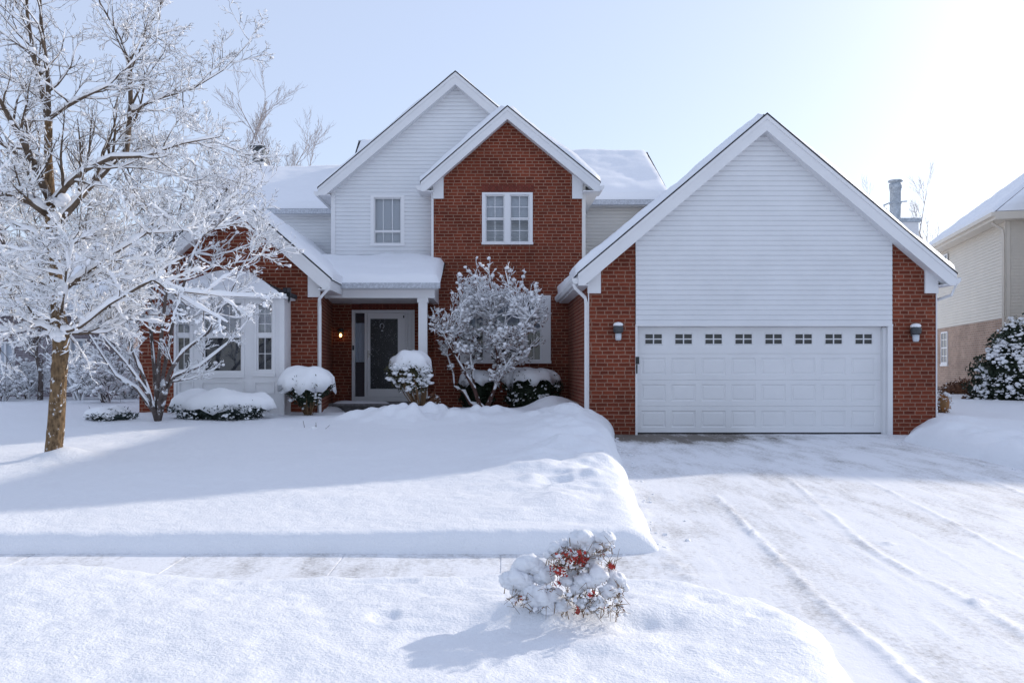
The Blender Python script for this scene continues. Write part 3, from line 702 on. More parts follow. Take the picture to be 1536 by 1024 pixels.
mb = MB(); mb.quad((wr, YC, 3), (wr, 24.6, 3), (wr, 24.6, kz[1]), (wr, YC, kz[1])); mb.box(wr-.01, wr+.09, YC+.004, YC+.09, 3.0, kz[1]-.03); part(mb, 'side_siding', M['cream_light']); mb = MB(); mb.box(wl-.06, wl-.002, YC+.004, YC+.06, 3.6, kz[0]-.03); part(mb, 'corner_board', M['trim'])
window(*up[:2], up[2], up[3], YC, [(cx(728), cx(757)), (cx(765), cx(794))], blind=(.48, 1.0))
soldier(cx(722), cx(801), cz(287.5), cz(277), YC); 
window(*lo[:2], lo[2], lo[3], YC, [(cx(702), cx(726)), (cx(735), cx(781)), (cx(790), cx(812))], trim=.06, blind=(.45, .9), inside='curtain')

# ---- white siding gable behind it
YW = 22.0; YWR = 21.7; xl, xr, xa = X(476, YWR), X(893, YWR), X(683, YWR); ze, za = Z(281, YWR), Z(106, YWR)
xr = xa+(xa-xl); wl, wr = X(498, YW), cx(873)-.02
gable(xl, xr, ze, xa, za, YWR, 30.0, wl, wr, YW, k=41, rake=.31, cut=.16, yend=25.3, porkl=False, porkr=False, gutter='left', th=.12)
sl = (za-ze)/(xa-xl); kz = [ze+(wl-xl)*sl-.09, ze+(xr-wr)*sl-.09]
wx = lambda p: X(p, YW); wz = lambda p: Z(p, YW)
hole = (wx(556), wx(607), wz(369), wz(293))
mb = MB(); front_wall(mb, lambda z: max(wl, xl+(z+.09-ze)/sl), lambda z: min(wr, xr-(z+.09-ze)/sl), 3.0, za-.12, YW, holes=[hole], kinks=kz, course=.10, rev=.1)
mb.quad((wl, YW, 3.0), (wl, YW, kz[0]), (wl, 26, kz[0]), (wl, 26, 3.0))
part(mb, 'gable_siding', M['siding'])
mb = MB(); mb.box(wl-.02, wl+.09, YW-.035, YW+.05, 3.2, kz[0]-.06); part(mb, 'corner_board', M['trim'])
window(*hole[:2], hole[2], hole[3], YW, [(wx(561), wx(602))], inside='blind', blind=(0, 1), cols=3, rows=1, meet=.27)

# ---- main body behind, right part and left wing
def rear(x0, x1, y0, yr, ze, zr_, k, siding, over=.35, gut=True, courses=True, ovx=.12):
    yb = 2*yr-y0; t = .08
    mb = MB(); mb.prismx([(y0-over, ze-t), (yr, zr_-t), (yr, zr_), (y0-over, ze)], x0-ovx, x1+ovx); mb.prismx([(yr, zr_-t), (yb+over, ze-t), (yb+over, ze), (yr, zr_)], x0-ovx, x1+ovx)
    r = part(mb, 'roof', M['shingle'])
    ms = MB(); slope_snow(ms, (x0-ovx, y0-over-.03, ze), (x1+ovx, y0-over-.03, ze), (x1+ovx, yr+.1, zr_), (x0-ovx, yr+.1, zr_), .17, k, .18, .13)
    part(ms, 'roof_snow', M['snow_roof'], True, r); ms = MB()
    slope_snow(ms, (x0-ovx, yb+over, ze), (x1+ovx, yb+over, ze), (x1+ovx, yr-.1, zr_), (x0-ovx, yr-.1, zr_), .17, k+3, .18, .3)
    part(ms, 'roof_snow', M['snow_roof'], True, r)
    mb = MB(); front_wall(mb, lambda z: x0, lambda z: x1, 2.6, ze-.05, y0, course=.10)
    mid = ze-.1
    mb.add([(x0, y0, 0), (x0, y0, mid), (x0, yr, zr_-.09), (x0, yb, mid), (x0, yb, 0)], [(0, 1, 2, 3, 4)]); mb.add([(x1, y0, 0), (x1, yb, 0), (x1, yb, mid), (x1, yr, zr_-.09), (x1, y0, mid)], [(0, 1, 2, 3, 4)])
    mb.quad((x0, yb, 0), (x0, yb, mid), (x1, yb, mid), (x1, yb, 0)); mb.quad((x0, y0+.02, 0), (x1, y0+.02, 0), (x1, y0+.02, 2.6), (x0, y0+.02, 2.6))
    part(mb, 'rear_siding', siding)
    mb = MB(); mb.box(x0-.05, x1+ovx, y0-over-.10, y0-over+.02, ze-.17, ze-.03); part(mb, 'gutter', M['gutter_frost'])
    mb = MB(); mb.box(x0-.04, x1+ovx-.01, y0-over+.022, y0, ze-.19, ze-.17); part(mb, 'soffit', M['trim'])
rear(2.22, 4.93, 24.6, 28.2, Z(299, 24.25), Z(229, 28.2), 51, M['cream_light'])
rear(-4.35, 1.0, 25.6, 28.6, 6.2, Z(211, 28.6), 55, M['siding'], gut=False)
rear(-8.6, -4.36, 25.4, 28.9, Z(312, 25.0), Z(252, 28.9), 58, M['siding'])
# family room at the back, its chimney above the garage roof
mb = MB(); mb.box(5.0, 11.15, 24.05, 31, 0, 3.0); part(mb, 'rear_siding', M['cream'])
mb = MB(); mb.prismx([(23.9, 3.0), (31.2, 3.0), (27.5, 4.3)], 5.0, 11.3); r = part(mb, 'roof', M['shingle'])
ms = MB(); slope_snow(ms, (5, 23.9, 3.02), (11.3, 23.9, 3.02), (11.3, 27.5, 4.32), (5, 27.5, 4.32), .15, 91, .15, .2); part(ms, 'roof_snow', M['snow_roof'], True, r)
YK = 24.2; a, b = X(1345.5, YK), X(1378, YK); zt = Z(333, YK)
mb = MB(); mb.box(a, b, YK, YK+.9, 0, zt); ch = part(mb, 'chimney', M['siding'])
mb = MB(); mb.box(a-.05, b+.05, YK-.05, YK+.95, zt+.001, zt+.11); part(mb, 'chimney_cap', M['metal'], parent=ch)
c = (X(1353, YK), YK+.4, zt+.11); ht = Z(265, YK)-zt-.11
mb = MB(); mb.lathe(c, [(.19, 0), (.15, .05), (.145, ht-.32), (.155, ht-.31), (.155, ht-.26), (.17, ht-.25), (.17, ht-.12), (.13, ht-.11), (.13, ht-.07), (.20, ht-.06), (.19, ht-.02), (.05, ht)], 18)
part(mb, 'flue', M['metal'], True, ch)
mb = MB(); zz = zt+.11+ht*.42; mb.tube([Vector((c[0]-.34, c[1], zz-.06)), Vector((c[0]-.2, c[1]-.1, zz)), Vector((c[0]+.26, c[1]-.16, zz+.03))], [.02]*3, 6); mb.tube([Vector((c[0]-.32, c[1], zz-.06)), Vector((c[0]-.34, c[1], zt+.11))], [.015]*2, 5); mb.lathe((c[0], c[1], zz-.02), [(.165, 0), (.165, .04)], 16)
part(mb, 'bracket', M['metal'], parent=ch)
# chimney at the left end of the house
YK = 29.2; a, b = X(377, YK), X(396, YK)
mb = MB(); mb.box(a, b, YK, YK+.6, 5, Z(243, YK)); ch = part(mb, 'chimney', M['siding'])
mb = MB(); mb.box(a+.03, b-.03, YK+.03, YK+.57, Z(243, YK)+.001, Z(221, YK)); mb.box(a-.03, b+.03, YK-.03, YK+.63, Z(221, YK)+.001, Z(218.5, YK)); part(mb, 'chimney_cap', M['lampmetal'], parent=ch)

# ---- porch
YE = 19.2; ex0, ex1 = X(488, YE), X(659, YE); zE = Z(424, YE); zT = 4.10
slp = (zT-zE)/(YW-YE)
mb = MB(); mb.prismx([(YE, zE-.07), (YW+.02, zT-.07), (YW+.02, zT), (YE, zE)], ex0-.55, ex1); r = part(mb, 'porch_roof', M['shingle'])
ms = MB(); slope_snow(ms, (ex0-.5, YE-.05, zE), (ex1+.02, YE-.05, zE), (ex1-.02, YW+.05, zT), (ex0-.9, YW+.05, zT), .17, 101, .14, .09); part(ms, 'roof_snow', M['snow_roof'], True, r)
mb = MB(); mb.box(ex0-.02, ex1+.02, YE-.10, YE+.02, zE-.13, zE-.01); part(mb, 'gutter', M['gutter_frost'])
bz0, bz1 = Z(447, YE+.25), zE-.12
mb = MB(); mb.box(X(483, YE+.25), ex1-.12, YE+.2, YE+.42, bz0, bz1); mb.box(X(483, YE+.25), ex1-.04, YE+.022, YE+.199, bz1-.02, bz1); mb.prismx([(YE+.43, bz0), (YW-.02, bz0), (YW-.02, zT-.12), (YE+.43, zE+.08)], ex1-.3, ex1-.16); part(mb, 'porch_beam', M['trim'])
mb = MB(); mb.box(cxp-.3, ex1-.31, YE+.42, YW, bz0+.06, bz0+.09); part(mb, 'porch_ceiling', M['trim'])
px0, px1 = X(628, YE+.3), X(641, YE+.3)
mb = MB(); mb.box(px0, px1, YE+.22, YE+.40, .42, bz0-.001); mb.box(px0-.03, px1+.03, YE+.19, YE+.43, .40, .60); mb.box(px0-.025, px1+.025, YE+.195, YE+.425, bz0-.1, bz0-.002); part(mb, 'column', M['trim'])
pf = .46
mb = MB(); mb.box(X(499, 20.8), X(655, 20.8), 20.7, YW, .1, pf-.06); mb.box(X(492, 20.6), X(655, 20.6), 20.55, YW, pf-.059, pf); part(mb, 'porch_floor', M['stone'])
mb = MB(); slope_snow(mb, (X(499, 20.6), 20.6, pf+.01), (X(585, 20.6), 20.6, pf+.01), (X(580, 21), 21.2, pf+.01), (X(505, 21), 21.1, pf+.01), .05, 105, .2, .07); part(mb, 'porch_snow', M['snow_roof'], True)
do = (wx(528), wx(622), pf+.0, wz(465))
mb = MB(); front_wall(mb, lambda z: cxp, lambda z: cx(651)+.05, .1, 3.2, YW, holes=[do]); part(mb, 'porch_brick_wall', M['brick'])
soldier(wx(527), wx(626), wz(464), wz(453), YW)
def front_door():
    y = YW; x0, x1, z0, z1 = do; t = .075
    f = MB(); f.box(x0, x0+t, y-.03, y+.12, z0, z1); f.box(x1-t*.7, x1, y-.03, y+.12, z0, z1); f.box(x0+t, x1-t*.7, y-.03, y+.12, z1-t, z1); f.box(x0+t, x1-t*.7, y-.03, y+.12, z0, z0+.12)
    m0, m1 = wx(547), wx(551); m2 = wx(608)
    f.box(m0, m1, y-.02, y+.12, z0+.12, z1-t); f.box(m2, m2+.06, y-.02, y+.12, z0+.12, z1-t)
    f.box(m2+.06, x1-t*.7, y+.05, y+.12, z0+.12, z1-t); f.box(m2+.10, x1-t*.7-.04, y+.035, y+.049, z0+.3, z1-t-.12)
    fr = part(f, 'door_frame', M['trim'])
    g = MB(); g.quad((x0+t, y+.05, z0+.12), (m0, y+.05, z0+.12), (m0, y+.05, z1-t), (x0+t, y+.05, z1-t)); part(g, 'sidelight_pane', M['glass'], parent=fr)
    c = MB(); n = 6
    for i in range(n):
        a, b = x0+t+(m0-x0-t)*i/n, x0+t+(m0-x0-t)*(i+1)/n; c.quad((a, y+.12+.02*(i % 2), z0+1.0), (b, y+.12+.02*((i+1) % 2), z0+1.0), (b, y+.12+.02*((i+1) % 2), z1-t-.25), (a, y+.12+.02*(i % 2), z1-t-.25))
    part(c, 'curtain', M['curtain'], parent=fr)
    i_ = MB(); i_.box(x0+.02, x1-.02, y+.3, y+.9, z0, z1); part(i_, 'room_interior', M['dark'], parent=fr)
    d = MB(); a, b, zz0, zz1 = m1+.005, m2-.005, z0+.125, z1-t-.005; ga, gb, gz0, gz1 = wx(554.5), wx(598), wz(583), wz(478)
    d.box(a, ga, y-.012, y+.03, zz0, zz1); d.box(gb, b, y-.012, y+.03, zz0, zz1); d.box(ga, gb, y-.012, y+.03, zz0, gz0); d.box(ga, gb, y-.012, y+.03, gz1, zz1)
    for u in ((ga, ga+.02), (gb-.02, gb)): d.box(*u, y-.02, y-.013, gz0, gz1)
    D = part(d, 'front_door', M['white'])
    g = MB(); g.box(ga, gb, y+.012, y+.016, gz0, gz1); part(g, 'door_glass', M['frostglass'], parent=D)
    h = MB(); hz_ = wz(531); h.box(a+.012, a+.05, y-.035, y-.013, hz_-.09, hz_+.09); h.tube([Vector((a+.03, y-.036, hz_)), Vector((a+.03, y-.075, hz_)), Vector((a+.13, y-.075, hz_-.01))], [.011]*3, 7); part(h, 'door_handle', M['brass'], parent=D)
    h = MB(); k = Vector((wx(573), y-.0, wz(489)))
    h.tube([k+Vector((.05*math.cos(q), -.003, .065*math.sin(q))) for q in [j*.5-1.2 for j in range(11)]], [.008]*11, 6); h.box(k.x-.018, k.x+.03, y-.012, y+.011, k.z-.13, k.z-.105); part(h, 'door_knocker', M['blind'], parent=D)
    h = MB(); h.box(b-.05, b-.02, y-.03, y-.013, zz1-.12, zz1-.06); part(h, 'door_closer', M['black'], parent=D)
    h = MB(); h.box(x0+.015, x0+.06, y-.05, y-.031, wz(525), wz(518)); part(h, 'doorbell', M['black'], parent=fr)
front_door()
c = P(512, 503, YW); mb = MB(); mb.box(c.x-.05, c.x+.05, YW-.03, YW-.002, c.z-.02, c.z+.16); mb.lathe((c.x, YW-.11, c.z+.08), [(.09, 0), (.06, .06), (.02, .1)], 10); mb.tube([Vector((c.x, YW-.02, c.z+.13)), Vector((c.x, YW-.11, c.z+.17))], [.012]*2, 6); mb.lathe((c.x, YW-.11, c.z-.1), [(.03, 0), (.05, .02)], 10)
for q in range(4): mb.tube([Vector((c.x+.055*math.cos(q*1.57+.78), YW-.11+.055*math.sin(q*1.57+.78), c.z-.09)), Vector((c.x+.08*math.cos(q*1.57+.78), YW-.11+.08*math.sin(q*1.57+.78), c.z+.08))], [.005]*2, 4)
pl = part(mb, 'porch_lamp', M['lampmetal']); mb = MB(); mb.lathe((c.x, YW-.11, c.z-.045), [(.012, 0), (.032, .03), (.034, .05), (.015, .09)], 10); part(mb, 'bulb', M['bulb'], True, pl)

# ------------------------------------------------------------------ trees
class Cfg:
    def __init__(s, **k):
        s.wob = .22; s.up = .06; s.kids = (8, 6, 4); s.ang = (28, 62); s.len = (.35, .62); s.rmin = .0035; s.inside = None; s.segs = (6, 5, 4, 3); s.rk = .55
        s.__dict__.update(k)
def rvec(rng): return Vector((rng.gauss(0, 1), rng.gauss(0, 1), rng.gauss(0, 1)))
def at(pts, rads, t):
    q = t*(len(pts)-1); i = min(int(q), len(pts)-2); f = q-i
    return pts[i].lerp(pts[i+1], f), rads[i]*(1-f)+rads[i+1]*f, (pts[i+1]-pts[i]).normalized()
def grow(out, p, d, L, r, lvl, c, rng):
    n = c.segs[min(lvl, len(c.segs)-1)]; pts = [p.copy()]; rads = [r]; d = d.normalized()
    for i in range(n):
        d = (d+rvec(rng)*c.wob*.6+Vector((0, 0, c.up))).normalized(); p = p+d*L/n; pts.append(p.copy()); rads.append(max(c.rmin*.6, r*(1-.8*(i+1)/n)))
        if c.inside and not c.inside(p): break
    out.append((lvl, pts, rads)); spawn(out, pts, rads, L, lvl, c, rng)
def spawn(out, pts, rads, L, lvl, c, rng, t0=.18, kids=None):
    if lvl >= len(c.kids): return
    k = kids if kids is not None else c.kids[lvl]
    k = int(k+rng.random())
    for j in range(k):
        t = min(.98, t0+(1-t0)*(j+rng.random())/max(1, k)); q, rr, d = at(pts, rads, t)
        ax = rvec(rng).cross(d)
        if ax.length < 1e-6: continue
        dd = d.copy(); dd.rotate(Matrix.Rotation(R(rng.uniform(*c.ang)), 3, ax.normalized()))
        if c.inside and not c.inside(q+dd*.05): continue
        grow(out, q, dd, L*rng.uniform(*c.len)*(1.15-.55*t), max(c.rmin, min(rr*.8, rr*c.rk+.001)), lvl+1, c, rng)
def wood(out, sides=(8, 6, 5, 3, 3)):
    mb = MB()
    for lvl, pts, rads in out: mb.tube(pts, rads, sides[min(lvl, 4)], cap=lvl < 2)
    return mb
def tree_snow(out, rng, amt=.010, prob=(1, .9, .8, .7, .6), clump=0.0, big=.03, sides=5, hmin=0.0):
    mb = MB()
    for lvl, pts, rads in out:
        if rng.random() > prob[min(lvl, len(prob)-1)]: continue
        pp, rr = [], []
        n = len(pts)
        # resample for lumps
        m = (n-1)*(3 if lvl == 0 else 2 if lvl < 3 else 1)+1
        for i in range(m):
            q, r, d = at(pts, rads, i/(m-1)); h = math.sqrt(max(0, 1-d.z*d.z)); h = max(hmin*rng.uniform(.3, 1.3), (h-.22)/.78)
            a = (amt(q) if callable(amt) else amt)*(1.9, 1.25, .85, .62, .5)[min(lvl, 4)]
            s = (r*.75+a*rng.uniform(.35, 1.35))*h**.6
            if rng.random() < .07: s *= .25
            if i in (0, m-1): s *= .5
            pp.append(q+Vector((.22, -.30, .9))*(r*.45+s*.55)); rr.append(max(s, .0006))
        mb.tube(pp, rr, 6 if lvl < 2 else 4 if lvl < 3 else sides-1 if sides < 5 else 4, cap=False, squash=.9)
        if lvl >= 1 and rng.random() < clump:
            for _ in range(rng.randint(1, 2)):
                q, r, d = at(pts, rads, rng.uniform(.3, 1)); b = big*rng.uniform(.4, 1.15); mb.blob(q+Vector((0, 0, r+b*.35)), b, rng, rng.uniform(.55, .85), 6, 4, .3)
    return mb
def fill(out, L, targets, c, rng, r=.011, kids=None, ln=.5):
    src = []
    for lv, pts, rads in L:
        for i in range(3, 17): src.append(at(pts, rads, i/16)[:2])
    for g in targets:
        best = min(src, key=lambda q: (q[0]-g).length*(1 if q[0].z < g.z-.05 else 1.6)+rng.uniform(0, .15))
        p, r0 = best; d = g-p; n = 6; pts, rads = [], []
        if d.length < .12: continue
        side = rvec(rng)*.10*d.length; sag = Vector((0, 0, -.10*d.length))
        for i in range(n+1):
            t = i/n; pts.append(p+d*t+(side+sag)*math.sin(math.pi*t)+rvec(rng)*.02*d.length*(0 if i == 0 else 1)); rads.append(max(c.rmin*.6, min(r0*.8, r*(.6+d.length*.6))*(1-.8*t)))
        out.append((1, pts, rads)); spawn(out, pts, rads, max(ln, d.length*.75), 1, c, rng, .25, kids)
def shell(c, rx, ry, rz, n, rng, lo=.55, cut=-1, gap=-9):
    out = []
    while len(out) < n:
        d = rvec(rng).normalized(); q = lo+(1-lo)*rng.random()**.7
        if d.z*q < cut: continue
        if float(nz(d.x*q*1.3+.7*d.z, d.z*q*1.3+.4*d.y, 2.2, 88)) < gap: continue
        out.append(c+Vector((d.x*rx*q, d.y*ry*q, d.z*rz*q)))
    return out
def polyP(lst, Y, dys=None):
    return [P(a, b, Y+(dys[i] if dys else 0)) for i, (a, b) in enumerate(lst)]
def taper(n, r0, r1): return [r0+(r1-r0)*i/(n-1) for i in range(n)]

def front_tree():
    rng = random.Random(12); Y = 11.6; u = Y/F
    t = empty('snowy_tree', P(80, 694, Y), 'tall tree with tan trunk on the open lawn, snow lining its bare limbs', 'tree')
    tr = polyP([(78, 700), (80, 680), (84, 640), (87, 590), (90, 540), (92, 505), (86, 460), (84, 420), (80, 380), (76, 330), (75, 285), (72, 240), (73, 176)], Y)
    rr = [.135, .115, .107, .103, .101, .106, .088, .08, .074, .07, .062, .055, .045]
    mb = MB()
    pp, q_ = [], []
    for i in range(49):
        q, r, d = at(tr, rr, i/48); pp.append(q); q_.append(r*(1+rng.uniform(-.05, .05)))
    mb.tube(pp, q_, 14); trunk = mb.build('trunk', M['bark_tan'], t, True)
    L = []
    def limb(pts, r0, r1, dys, kids, ln=1.6):
        p = polyP(pts, Y, dys); n = len(p); rad = taper(n, r0*u*.86, r1*u*.8); L.append((0, p, rad)); return p, rad, kids, ln
    S = []
    S.append(limb([(73, 190), (66, 150), (52, 90), (41, 23), (36, -60), (30, -140)], 5.5, 1.2, [0, 0, .1, .1, .2, .2], 13, 1.9))
    S.append(limb([(73, 190), (72, 117), (62, 40), (58, -40), (60, -130)], 5, 1.0, [0, -.1, -.2, -.2, -.2], 12, 1.9))
    S.append(limb([(76, 300), (52, 250), (35, 211), (16, 180), (0, 150), (-30, 100)], 8, 2.0, [0, -.2, -.5, -.7, -.9, -1.2], 9, 1.6))
    S.append(limb([(76, 310), (100, 278), (129, 254), (168, 236), (219, 234), (273, 215), (330, 205)], 6.5, 1.2, [0, -.1, -.2, -.3, -.3, -.4, -.4], 13, 1.9))
    S.append(limb([(82, 335), (105, 312), (128, 285), (152, 262), (190, 225), (196, 160), (195, 90), (215, 50), (242, 8), (250, -40)], 8.5, 1.5, [0, .1, .2, .3, .5, .6, .6, .7, .7, .8], 13, 2.0))
    S.append(limb([(195, 95), (180, 55), (150, 5), (140, -40)], 2.6, 1.0, [.6, .5, .5, .4], 6, 1.3))
    S.append(limb([(74, 178), (100, 160), (129, 144), (160, 130), (187, 105), (235, 60)], 3.6, 1.0, [0, -.2, -.4, -.5, -.5, -.6], 9, 1.4))
    S.append(limb([(194, 170), (230, 150), (289, 133), (335, 105), (375, 62)], 3, .9, [.6, .6, .6, .7, .7], 9, 1.4))
    S.append(limb([(72, 322), (45, 303), (0, 287), (-50, 280)], 7, 2.4, [0, -.3, -.6, -.8], 9, 1.6))
    S.append(limb([(70, 240), (40, 225), (0, 215), (-40, 190)], 4, 1.2, [0, .3, .6, .8], 8, 1.5))
    S.append(limb([(86, 440), (108, 425), (130, 408), (170, 380), (220, 350), (275, 345)], 5.5, 1.2, [0, -.2, -.3, -.4, -.5, -.6], 12, 1.6))
    S.append(limb([(90, 500), (120, 490), (165, 455), (231, 418), (275, 437), (330, 443), (402, 446)], 4.2, 1.0, [0, -.3, -.6, -.8, -.9, -.9, -.9], 9, 1.3))
    S.append(limb([(231, 420), (262, 440), (300, 462), (342, 484)], 2.6, .9, [-.8, -.9, -1, -1], 5, .8))
    S.append(limb([(90, 503), (60, 488), (20, 495), (-30, 498)], 4.5, 1.3, [0, -.2, -.4, -.5], 12, 1.4))
    S.append(limb([(88, 498), (120, 500), (160, 498), (210, 470)], 4, 1.0, [0, .3, .5, .7], 12, 1.3))
    S.append(limb([(84, 430), (50, 420), (10, 430), (-30, 440)], 4, 1.2, [0, .2, .5, .7], 11, 1.4))
    S.append(limb([(80, 380), (55, 350), (20, 335), (-20, 330)], 4, 1.2, [0, .3, .5, .7], 10, 1.4))
    S.append(limb([(80, 375), (120, 355), (165, 350), (215, 300)], 4, 1.2, [0, .4, .8, 1.0], 11, 1.5))
    S.append(limb([(92, 470), (96, 440), (100, 400), (110, 360)], 3, 1, [0, -.5, -.8, -1], 8, 1.2))
    c = Cfg(kids=(8, 7, 4.2, 1.3), len=(.36, .66), wob=.24, up=.06, rmin=.0034, rk=.5, ang=(26, 60))
    out = []
    for p, rad, kids, ln in S: spawn(out, p, rad, ln, 0, c, rng, .10, kids)
    tg = []
    for _ in range(62): tg.append(P(rng.uniform(-60, 260), rng.triangular(180, 510, 390), Y+rng.uniform(-1.3, 1.3)))
    for _ in range(12): tg.append(P(rng.uniform(240, 380), rng.uniform(180, 400), Y+rng.uniform(-1.3, 1.0)))
    for _ in range(10): tg.append(P(rng.uniform(-40, 360), rng.uniform(-60, 300), Y+rng.uniform(-1.3, 1.3)))
    fill(out, L, tg, c, rng, .009, 7)
    allb = L+out
    wood(allb).build('branches', M['bark_branch'], t, True)
    amt = lambda q: .0085 if q.z > 4.3 else .0085+.010*min(1, (4.3-q.z)/1.3)
    sm = tree_snow(allb, rng, amt, (1, .9, .8, .7, .55), .045, .032)
    for i in range(60):                                          # lumps lying in the forks and stuck on the trunk
        lv, pts, rads = rng.choice(L); q, r, d = at(pts, rads, rng.uniform(0, .55))
        if q.z > 4.2 and rng.random() < .6: continue
        b = rng.uniform(.03, .07); sm.blob(q+Vector((0, 0, r+b*.3)), b, rng, .7, 7, 5, .25)
    for py in (505, 497, 500, 430, 382, 330, 300):
        for _ in range(4): q = P(86+rng.uniform(-16, 16), py+rng.uniform(-6, 6), Y-.1); sm.blob(q, rng.uniform(.04, .085), rng, .75, 8, 6, .25)
    sm.build('branch_snow', M['snow_twig'], t, True)
    rebase(t)
front_tree()
def stems_tree(name, label, base, Y, stems, r0, cfg, rng, bark, crown, snowamt, clump, big, kids, ln, targets=(), fkids=None, leaves=None, prob=(1, .9, .85, .8)):
    t = empty(name, base, label, 'tree'); L, S = [], []
    mb = MB()
    for pts, r, dy in stems:
        p = polyP(pts, Y, [dy*i/(len(pts)-1) for i in range(len(pts))]); rad = taper(len(p), r*Y/F, r*.12*Y/F); mb.tube(p, rad, 9); L.append((0, p, rad)); S.append((p, rad))
    mb.build('trunk', bark, t, True)
    out = []; c = cfg; c.inside = crown
    for p, rad in S: spawn(out, p, rad, ln, 0, c, rng, .3, kids)
    fill(out, L, targets, c, rng, .012, fkids)
    wood(out).build('branches', bark, t, True)
    tree_snow(L+out, rng, snowamt, prob, clump, big, hmin=.42).build('branch_snow', M['snow_twig'], t, True)
    if leaves:
        lb = MB()
        for lvl, pts, rads in out:
            if lvl >= 2 and rng.random() < leaves[1] and pts[0].z < leaves[2]:
                for _ in range(3): lb.leaf(at(pts, rads, rng.random())[0]+rvec(rng)*.01-Vector((0, 0, .01)), rng.uniform(.012, .026), rng)
        lb.build('dry_leaves', leaves[0], t)
    rebase(t); return t
def ell(c, rx, ry, rz): return lambda p: ((p.x-c.x)/rx)**2+((p.y-c.y)/ry)**2+((p.z-c.z)/rz)**2 < 1
Y2 = 16.0
cc = P(275, 370, Y2)
stems_tree('crabapple_tree', 'spreading multi-stemmed crabapple caked in frost in front of the bay window', P(236, 628, Y2), Y2, [
    ([(236, 632), (231, 617), (206, 583), (175, 564), (156, 536), (120, 480), (100, 420)], 4.2, .5),
    ([(236, 630), (228, 608), (216, 567), (196, 520), (180, 450), (170, 370), (160, 290)], 4.2, -.7),
    ([(237, 630), (234, 583), (230, 536), (225, 483), (228, 400), (235, 300), (240, 230)], 4.2, .6),
    ([(238, 630), (240, 600), (256, 555), (275, 527), (312, 499), (350, 430), (375, 380)], 4.2, -.7),
    ([(238, 630), (250, 583), (262, 564), (300, 549), (347, 511), (372, 480)], 4.2, -.5),
    ([(235, 630), (222, 590), (190, 545), (150, 500), (125, 440)], 3.6, -.9),
    ([(236, 628), (245, 560), (262, 470), (290, 380), (330, 300), (365, 245), (392, 195)], 3.4, .8),
    ([(236, 628), (238, 540), (250, 430), (265, 330), (290, 250), (310, 200)], 3.6, -.3)],
    8, Cfg(kids=(10, 8, 4.6, 1.2), len=(.36, .66), wob=.22, up=.08, rmin=.0042, rk=.5, ang=(20, 50)), random.Random(5), M['bark_crab'],
    ell(cc, 2.45, 1.9, 3.4), .0125, .045, .04, 4.2, 1.5, [q for q in shell(cc, 2.25, 1.7, 3.2, 125, random.Random(77), .35, -.55, -.2) if not (q.x > -5.7 and q.z < 3.4)], 7)
Y3 = 20.0; cc = P(738, 478, Y3)
stems_tree('ornamental_tree', 'small domed tree thick with snow clumps before the central brick wall', P(728, 618, Y3), Y3, [
    ([(728, 618), (719, 606), (711, 582), (696, 557), (680, 530), (665, 500)], 4.2, -.3),
    ([(728, 617), (705, 605), (696, 588), (681, 580), (680, 563), (670, 530)], 3.4, .3),
    ([(728, 618), (733, 604), (740, 588), (746, 566), (750, 531), (755, 490)], 4.4, .2),
    ([(730, 616), (738, 595), (745, 575), (765, 540), (790, 515)], 3.0, -.3),
    ([(748, 545), (742, 510), (733, 470)], 2.6, .3),
    ([(711, 580), (706, 540), (700, 505)], 2.8, .4),
    ([(748, 545), (772, 510), (795, 475)], 2.6, -.5)],
    3, Cfg(kids=(9, 7, 4.6), len=(.38, .66), wob=.25, up=.09, rmin=.0052, rk=.5, ang=(22, 52)), random.Random(8), M['bark_red'],
    ell(cc, 1.62, 1.45, 1.62), .016, .26, .05, 6, .8, shell(cc, 1.46, 1.2, 1.38, 112, random.Random(78), .3, -.72, -.06), 6.5, leaves=(M['leaf_brown'], .7, 2.4))

def proto_tree(name, label, group, seed, h, r, kids, snow, bark, up=.10, clump=.15, amt=.03, spread=.5):
    rng = random.Random(seed); t = empty(name, (0, 0, 0), label, 'tree', group); out = []
    c = Cfg(kids=kids, len=(.34, .62), wob=.22, up=up, rmin=r*(.06 if snow else .07), rk=.5, ang=(22, 55) if snow else (18, 42))
    tp = [Vector((rng.uniform(-.02, .02)*h*i, rng.uniform(-.02, .02)*h*i, h*i/5)) for i in range(6)]; tr = taper(6, r, r*.15)
    mb = MB(); mb.tube(tp, tr, 9); mb.build('trunk', bark, t, True)
    spawn(out, tp, tr, h*spread, 0, c, rng, .22, kids[0])
    wood(out).build('crown', bark, t, True)
    if snow: tree_snow(out, rng, amt, (1, .95, .9, .8), clump, amt*3).build('branch_snow', M['snow_twig'], t, True)
    return t
GF = 'frosted trees behind the left side of the house'
ft = proto_tree('frosted_tree', 'frosted tree at the far left edge behind the front tree trunk', GF, 3, 8.5, .16, (22, 12, 7), True, M['bark_crab'], amt=.02, clump=.08)
ft.location = (X(20, 30), 30, .3)
for px, Y, s, rz, lb in ((120, 34, 1.05, 2, 'frosted tree rising over the left neighbour roof'), (215, 29, .95, 4, 'frosted tree showing just above the crabapple'), (300, 34, 1.02, 1, 'frosted tree nearest the left end of the snowy roof'), (60, 24.5, .5, 5, 'small frosted tree close beside the left neighbour wall'), (-60, 33, 1.1, 3, 'frosted tree mostly outside the left picture edge')):
    copy_thing(ft, (X(px, Y), Y, .3), rz, s, lb, GF)
GB = 'bare trees beyond the houses'
bt = proto_tree('bare_tree', 'bare tan tree beyond the left roof, the tallest of its clump', GB, 9, 12, .11, (20, 8, 4), False, M['bark_washed_out'], up=.16, spread=.42)
bt.location = (X(398, 48), 48, .3); bt.scale = (1.3,)*3
